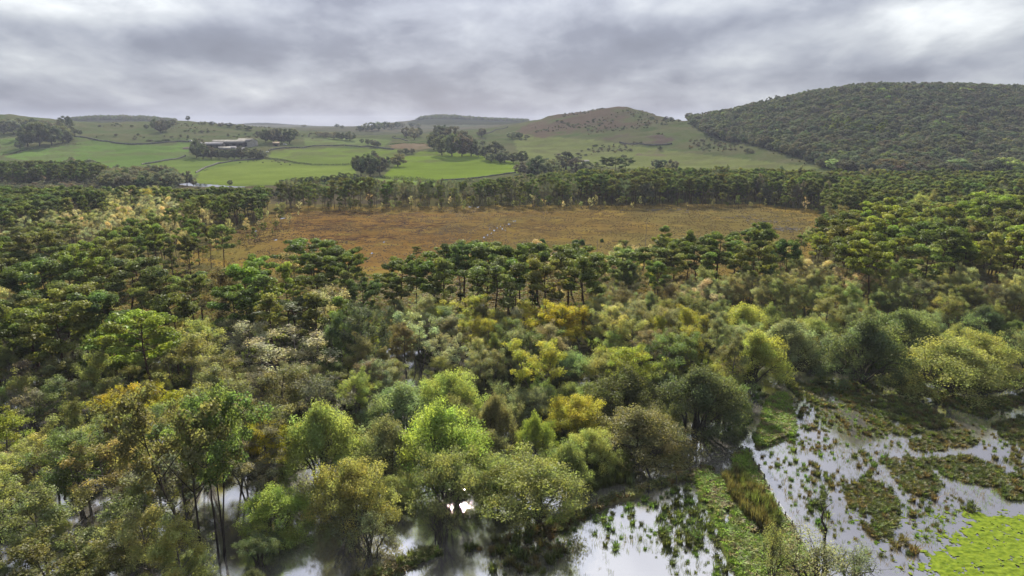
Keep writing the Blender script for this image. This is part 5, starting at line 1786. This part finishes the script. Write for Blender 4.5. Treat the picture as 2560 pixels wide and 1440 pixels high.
for (u, vb, wp, hp, lab) in ((1355, 612, 22, 13, "small dark bush on the bog above the central pines"), (1440, 611, 20, 10, "low bush left of a rounder one on the bog"), (1455, 612, 16, 12, "rounder small bush right of the low one on the bog"), (1505, 605, 10, 7, "tiny bush out on the open bog")):
    x, y = at_height(u, vb, 0.3)
    root = bpy.data.objects.new("bog_bush", None)
    COL.objects.link(root)
    root.location = (x, y, float(terrain(x, y)))
    root.scale = (wp / F * y / 6, wp / F * y / 6, hp / F * y / 3.2)
    link("stems", shrub[0], root)
    link("crown", shrub[1], root)["tint"] = [0.06, 0.085, 0.03]
    tag(root, lab, "bush", "bushes on the bog")
rngb = np.random.default_rng(3)
log_mesh = []
for i in range(4):
    G = Geo()
    L = 1.6 + i * 0.5
    G.tube(wavy(rngb, np.array([-L / 2, 0, 0.12]), np.array([L / 2, 0.2, 0.25]), 4, 0.05), [0.12, 0.11, 0.09, 0.05], 5)
    G.tube([(0, 0, 0.15), (0.4, 0.5, 0.5)], [0.06, 0.02], 4)
    log_mesh.append(G.build("brush_log", [M_DEADWOOD]))
X = np.concatenate([rngb.normal(at_height(cu, cv)[0], su, n) for (cu, cv, su, sv, n) in ((1965, 575, 5, 4, 70), (1920, 555, 8, 5, 40), (1660, 527, 12, 4, 30), (1860, 545, 12, 5, 30))])
Y = np.concatenate([rngb.normal(at_height(cu, cv)[1], sv, n) for (cu, cv, su, sv, n) in ((1965, 575, 5, 4, 70), (1920, 555, 8, 5, 40), (1660, 527, 12, 4, 30), (1860, 545, 12, 5, 30))])
stuff("brushwood_litter", log_mesh, np.stack([X, Y, terrain(X, Y)], 1), rngb.random(len(X)) * 6.28, np.ones((len(X), 3)) * rngb.uniform(0.7, 1.3, (len(X), 1)), np.full((len(X), 3), 0.3), rngb.integers(0, 4, len(X)))
POOLS = [(1210, 594, 9, 3), (1219, 588, 6, 2), (1236, 576, 11, 3), (1256, 572, 7, 3), (1251, 566, 5, 2), (1272, 561, 10, 2.5), (1283, 553, 5, 2), (1229, 583, 4, 2), (1243, 570, 6, 2), (1263, 576, 4, 1.5), (1224, 573, 4, 1.5), (638, 578, 12, 3), (705, 546, 22, 3), (690, 600, 8, 3),
         (1288, 553, 6, 2), (1175, 517, 16, 3), (1195, 518, 10, 2), (960, 605, 6, 3), (930, 633, 10, 3)]
for i, (u, v, wp, hp) in enumerate(POOLS):
    x, y = at_height(u, v, 0.45)
    dep = (at_height(u, v - hp / 2)[1] - at_height(u, v + hp / 2)[1]) / 2
    wid = wp / F * y / 2 * 0.6
    n = 22
    a = np.arange(n) * 2 * pi / n
    rad = 0.35 + 0.9 * rngb.random(n)
    rad = (rad + np.roll(rad, 1)) / 2
    z = max(float(terrain(x, y)), 0) + 0.35
    ring = np.stack([np.cos(a) * rad * wid, np.sin(a) * rad * dep, np.zeros(n)], 1)
    low = ring * 1.02 + np.array([0, 0, -0.6])
    vs = np.concatenate([[[0, 0, 0]], ring, low])
    tr = [[0, 1 + k, 1 + (k + 1) % n] for k in range(n)]
    qs = [[1 + k, 1 + n + k, 1 + n + (k + 1) % n, 1 + (k + 1) % n] for k in range(n)]
    o = structure("bog_water", mesh_from("bog_water", vs, qs, tr, mats=[M_WATER]))
    o.location = (x, y, z)

# ------------------------------------------------------------------ field walls and hedges
rngh = np.random.default_rng(8)


def line_points(pix, step):
    P = np.array([ground_at(u, v) for u, v in pix])
    seg = np.concatenate([[0], np.cumsum(np.hypot(np.diff(P[:, 0]), np.diff(P[:, 1])))])
    t = np.linspace(0, seg[-1], max(3, int(seg[-1] / step)))
    X, Y = np.interp(t, seg, P[:, 0]), np.interp(t, seg, P[:, 1])
    return X, Y, terrain(X, Y)


def wall_line(pix, label, h=1.5, w=0.9):
    X, Y, Z = line_points(pix, 5.0)
    n = len(X)
    d2 = np.stack([np.gradient(X), np.gradient(Y)], 1)
    d2 /= np.linalg.norm(d2, axis=1, keepdims=True)
    nx, ny = -d2[:, 1] * w / 2, d2[:, 0] * w / 2
    hh = h * rngh.uniform(0.75, 1.2, n)
    o = np.array([X[0], Y[0], Z[0]])
    ring = np.stack([np.stack([X + nx, Y + ny, Z - 0.5], 1), np.stack([X + nx * 0.7, Y + ny * 0.7, Z + hh], 1), np.stack([X - nx * 0.7, Y - ny * 0.7, Z + hh], 1), np.stack([X - nx, Y - ny, Z - 0.5], 1)], 1) - o
    i, j = np.meshgrid(np.arange(n - 1), np.arange(4), indexing="ij")
    q = np.stack([i * 4 + j, i * 4 + (j + 1) % 4, (i + 1) * 4 + (j + 1) % 4, (i + 1) * 4 + j], -1).reshape(-1, 4)
    ob = link("field_wall", mesh_from("field_wall", ring.reshape(-1, 3), q, [[0, 1, 2], [0, 2, 3]] + [[n * 4 - 4, n * 4 - 2, n * 4 - 3], [n * 4 - 4, n * 4 - 1, n * 4 - 2]], mats=[M_STONE]))
    ob.location = o
    tag(ob, label, "stone wall", "walls and hedges between the fields")


def hedge_line(pix, label, h=2.4, w=2.4, tint=(0.036, 0.042, 0.020)):
    X, Y, Z = line_points(pix, 1.6)
    o = np.array([X[0], Y[0], Z[0]])
    n = len(X)
    hh = h * (0.65 + 0.7 * fbm(X, Y, 14, 3, 140))
    c = np.stack([X + rngh.normal(0, w * 0.12, n), Y + rngh.normal(0, w * 0.12, n), Z + hh * 0.45], 1) - o
    cl = fill_clumps(rngh, c, np.stack([np.full(n, w * 0.6), np.full(n, w * 0.6), hh * 0.6], 1), 34, 0.32, up=0.4)
    root = bpy.data.objects.new("hedge", None)
    COL.objects.link(root)
    root.location = o
    cr = link("foliage", crown_mesh("hedge_foliage", rngh, [cl], M_LEAF), root)
    cr["tint"] = list(tint)
    G = Geo()
    for k in range(0, n, 2):
        G.tube([c[k] - np.array([0, 0, hh[k] * 0.6]), c[k]], [0.07, 0.03], 3)
    link("stems", G.build("hedge_stems", [M_BARK_DARK]), root)
    tag(root, label, "hedge", "walls and hedges between the fields")


hedge_line([(8, 388), (70, 374), (130, 368), (200, 362)], "dark hedge rising from the left edge below the wood", 1.9, 2)
wall_line([(182, 341), (215, 345), (252, 353), (300, 360), (335, 362), (400, 358), (440, 355), (474, 355)], "long curving wall along the upper left fields to the farm", 1.9, 1.2)
wall_line([(355, 412), (400, 405), (440, 398), (464, 391)], "short wall below the farm's left side", 1.7, 1.2)
wall_line([(490, 433), (512, 421), (545, 410), (580, 404), (615, 401), (640, 398), (660, 395)], "wall rising from the left to the front of the farm", 1.8, 1.3)
hedge_line([(664, 395), (700, 400), (740, 408), (780, 412), (820, 413), (886, 411)], "hedge running right from the farm above the cattle", 2.0, 2.0)
hedge_line([(952, 443), (990, 445), (1030, 448), (1098, 455)], "thick dark hedge under the bright green field", 3.2, 3.2)
hedge_line([(690, 461), (760, 457), (830, 452), (890, 447)], "dark hedge under the cattle field", 3.0, 3.0)
wall_line([(672, 377), (720, 371), (770, 368), (860, 364)], "wall at the top of the field right of the farm", 1.6, 1.1)
wall_line([(862, 364), (900, 367), (950, 371), (985, 374)], "wall left of the pale tan field", 1.6, 1.1)
hedge_line([(975, 362), (1000, 359), (1030, 358), (1060, 360)], "thin hedge over the pale tan field", 1.6, 1.6)
wall_line([(980, 344), (1003, 348), (1022, 353)], "short far wall in the middle distance", 1.6, 1.0)
wall_line([(1548, 357), (1580, 361), (1615, 363), (1655, 363), (1680, 360)], "wall under the dark bracken on the craggy hill", 1.7, 1.2)
hedge_line([(1688, 432), (1760, 433), (1830, 434), (1900, 436)], "dark hedge along the foot of the green hillside", 2.2, 2.2)
hedge_line([(40, 297), (80, 301), (120, 303), (160, 305)], "thin hedge along the left skyline", 1.6, 1.6)
wall_line([(1195, 340), (1240, 325), (1270, 318)], "faint wall climbing left of the craggy hill", 1.6, 1.1)
wall_line([(1100, 452), (1190, 446), (1290, 432)], "low wall under the grove's bright field", 1.2, 0.9)

# ------------------------------------------------------------------ the farm
FARM = "buildings of the hillside farm"


def barn(name, u, vb, L, D, wh, rh, rz, wall_m, roof_m, label, doors=2, windows=0, over=0.5):
    X, Y, Z = ground_at(u, vb)
    root = bpy.data.objects.new(name, None)
    COL.objects.link(root)
    root.location = (X, Y, Z)
    root.rotation_euler = (0, 0, rz)
    l, dd = L / 2, D / 2
    v = [(-l, -dd, -1.5), (l, -dd, -1.5), (l, dd, -1.5), (-l, dd, -1.5), (-l, -dd, wh), (l, -dd, wh), (l, dd, wh), (-l, dd, wh), (-l, 0, wh + rh), (l, 0, wh + rh)]
    w = mesh_from("barn_wall", v, [[0, 1, 5, 4], [2, 3, 7, 6], [1, 2, 6, 5], [3, 0, 4, 7]], [[5, 6, 9], [7, 4, 8]], mats=[wall_m])
    link("wall", w, root)
    sl = rh / dd
    for sgn in (-1, 1):
        e = dd + over
        zz = wh - over * sl
        y0 = 0.02 * sgn
        vv = []
        for dz in (0.06, 0.26):
            vv += [(-l - over, y0, wh + rh + dz), (l + over, y0, wh + rh + dz), (l + over, sgn * e, zz + dz), (-l - over, sgn * e, zz + dz)]
        link("roof", mesh_from("barn_roof", vv, [[0, 1, 2, 3], [7, 6, 5, 4], [0, 4, 5, 1], [1, 5, 6, 2], [2, 6, 7, 3], [3, 7, 4, 0]], mats=[roof_m]), root)
    for i in range(doors):
        G = Geo()
        x = -l + L * (i + 0.5) / doors
        G.box((x, -dd - 0.06, wh * 0.40), (min(4.5, L / doors * 0.55), 0.12, wh * 0.8))
        link("door", G.build("barn_door", [M_OPENING]), root)
    for i in range(windows):
        G = Geo()
        x = -l + L * (i + 0.5) / windows
        G.box((x, -dd - 0.05, wh * 0.72), (1.0, 0.1, 1.1))
        link("window", G.build("house_window", [M_GLASS]), root)
    tag(root, label, "farm building", FARM)


barn("barn", 575, 368, 46, 20, 6.0, 4.2, 0.06, M_WALL_DARK, M_ROOF, "long grey-roofed barn at the back of the farm", 5)
barn("barn", 617, 366, 26, 18, 7.0, 4.0, -0.35, M_WALL_PALE, M_ROOF, "pale gabled barn at the farm's right end", 2)
barn("barn", 531, 372, 32, 15, 5.5, 3.6, 0.08, M_WALL_DARK, M_ROOF_DARK, "dark-roofed barn at the farm's left end", 3)
barn("barn", 562, 380, 15, 10, 4.2, 2.8, 0.5, M_TAN, M_ROOF, "small tan shed in front of the long barn", 1)
barn("barn", 580, 378, 11, 9, 4.0, 2.6, 0.5, M_TAN, M_ROOF_DARK, "smaller shed right of the small tan one", 1)
barn("farmhouse", 604, 384, 14, 8, 5.0, 3.0, -0.2, M_WALL_PALE, M_ROOF_DARK, "pale farmhouse half hidden by the farm's front trees", 1, 3)
barn("cottage", 691, 366, 9, 7, 4.0, 2.4, 0.2, M_TAN, M_TAN, "small sandy cottage right of the farm", 1, 2)
barn("barn", 1112, 338, 12, 8, 4.0, 2.5, 0.2, M_WALL_PALE, M_ROOF_DARK, "far pale house in the trees behind the large grove", 1, 2)
barn("cottage", 1463, 409, 8, 6, 2.4, 1.4, 0.1, M_WHITE, M_ROOF, "small white hut above the pine belt", 1)
# silage heap left of the farm
X, Y, Z = ground_at(470, 372)
th = np.arange(16) * 2 * pi / 16
vs = np.concatenate([np.stack([np.cos(th) * 9, np.sin(th) * 6, np.full(16, -1.0)], 1), np.stack([np.cos(th) * 6.5, np.sin(th) * 4, 1.8 + rngb.normal(0, 0.2, 16)], 1), [[0, 0, 2.6]]])
o = link("silage_heap", mesh_from("silage_heap", vs, [[k, (k + 1) % 16, 16 + (k + 1) % 16, 16 + k] for k in range(16)], [[16 + k, 16 + (k + 1) % 16, 32] for k in range(16)], mats=[M_TAN]))
o.location = (X, Y, Z)
tag(o, "tan silage heap in the field left of the farm", "heap")


def vehicle(name, u, v, L, hb, hc, rz, label):
    X, Y, Z = ground_at(u, v)
    root = bpy.data.objects.new(name, None)
    COL.objects.link(root)
    root.location = (X, Y, Z)
    root.rotation_euler = (0, 0, rz)
    w = 0.95
    l = L / 2
    prof_ = [(-l, 0.35), (l, 0.35), (l, hb * 0.75), (l * 0.62, hb), (l * 0.35, hc), (-l * 0.9, hc), (-l, hb)]
    vs = [(x, -w, z) for x, z in prof_] + [(x, w, z) for x, z in prof_]
    n = len(prof_)
    bm_q = [[k, (k + 1) % n, n + (k + 1) % n, n + k] for k in range(n)]
    tri = [[0, k, k + 1] for k in range(1, n - 1)] + [[n, n + k + 1, n + k] for k in range(1, n - 1)]
    link("body", mesh_from("van_body", vs, [q[::-1] for q in bm_q], tri, mats=[M_WHITE]), root)
    G = Geo()
    G.box((-0.1 * l, 0, (hb + hc) / 2 + 0.02), (L * 0.55, 2 * w + 0.02, (hc - hb) * 0.6))
    link("window", G.build("van_window", [M_GLASS]), root)
    for sx in (-0.62, 0.62):
        for sy in (-1, 1):
            G = Geo()
            G.tube([(sx * l, sy * (w - 0.12), 0.33), (sx * l, sy * (w + 0.02), 0.33)], [0.33, 0.33], 10)
            a = np.arange(10) * 2 * pi / 10
            link("wheel", G.build("van_wheel", [M_TYRE]), root)
    tag(root, label, "vehicle")


vehicle("parked_van", 656, 384, 5.4, 1.2, 2.3, 0.3, "white van parked at the farm's right side")
vehicle("parked_car", 669, 381, 4.2, 0.85, 1.45, 1.2, "pale car parked right of the white van")
vehicle("parked_van", 713, 363, 5.6, 1.2, 2.5, 0.1, "white van beside the small sandy cottage")
vehicle("parked_van", 477, 354, 5.0, 1.2, 2.2, 0.2, "white vehicle by the wall left of the farm")

# cattle: one skinned body
bm = bpy.data.meshes.new("cow_skeleton")
sk_v = [(-0.75, 0, 1.12), (-0.25, 0, 1.10), (0.35, 0, 1.12), (0.78, 0, 1.18), (1.05, 0, 1.32), (1.30, 0, 1.28), (1.55, 0, 1.10)]
sk_r = [0.27, 0.36, 0.36, 0.30, 0.18, 0.15, 0.09]
sk_e = [(i, i + 1) for i in range(6)]
for (x, yy, par) in ((-0.72, 0.2, 0), (-0.72, -0.2, 0), (0.68, 0.18, 3), (0.68, -0.18, 3)):
    b = len(sk_v)
    sk_v += [(x, yy, 0.80), (x + 0.05, yy, 0.42), (x, yy, 0.03)]
    sk_r += [0.15, 0.075, 0.06]
    sk_e += [(par, b), (b, b + 1), (b + 1, b + 2)]
sk_v += [(-1.02, 0, 1.05), (-1.08, 0, 0.55)]
sk_r += [0.05, 0.04]
sk_e += [(0, len(sk_v) - 2), (len(sk_v) - 2, len(sk_v) - 1)]
bm.from_pydata(sk_v, sk_e, [])
tmp = link("cow", bm)
md = tmp.modifiers.new("skin", "SKIN")
for i, r in enumerate(sk_r):
    bm.skin_vertices[0].data[i].radius = (r, r)
bm.skin_vertices[0].data[1].use_root = True
sb = tmp.modifiers.new("sub", "SUBSURF")
sb.levels = 1
bpy.context.view_layer.update()
dg = bpy.context.evaluated_depsgraph_get()
cow_me = bpy.data.meshes.new_from_object(tmp.evaluated_get(dg))
cow_me.materials.clear()
cow_me.materials.append(M_COW)
bpy.data.objects.remove(tmp)
cow0 = None
COWS = [(600, 408), (620, 406), (634, 404), (641, 403), (657, 408), (680, 405), (690, 404), (695, 407), (699, 408), (703, 413), (712, 408), (725, 414), (748, 411),
        (1934, 385), (1954, 388), (1980, 402), (1999, 406), (2011, 411), (2016, 403)]
for i, (u, v) in enumerate(COWS):
    X, Y, Z = ground_at(u, v)
    o = link("cow", cow_me) if cow0 is None else cow0.copy()
    if cow0 is None:
        cow0 = o
    else:
        COL.objects.link(o)
    o.location = (X, Y, Z - 0.02)
    o.rotation_euler = (0, 0, i * 1.7)
    if i < 13:
        lab = ("leftmost" if i == 0 else ORD[i] + " from left" if i < 12 else "rightmost") + " dark cow grazing in the field below the farm"
    else:
        lab = ("leftmost" if i == 13 else ORD[i - 13] + " from left" if i < 18 else "rightmost") + " dark cow grazing on the right hillside"
    tag(o, lab, "cow", "cattle grazing in the fields")
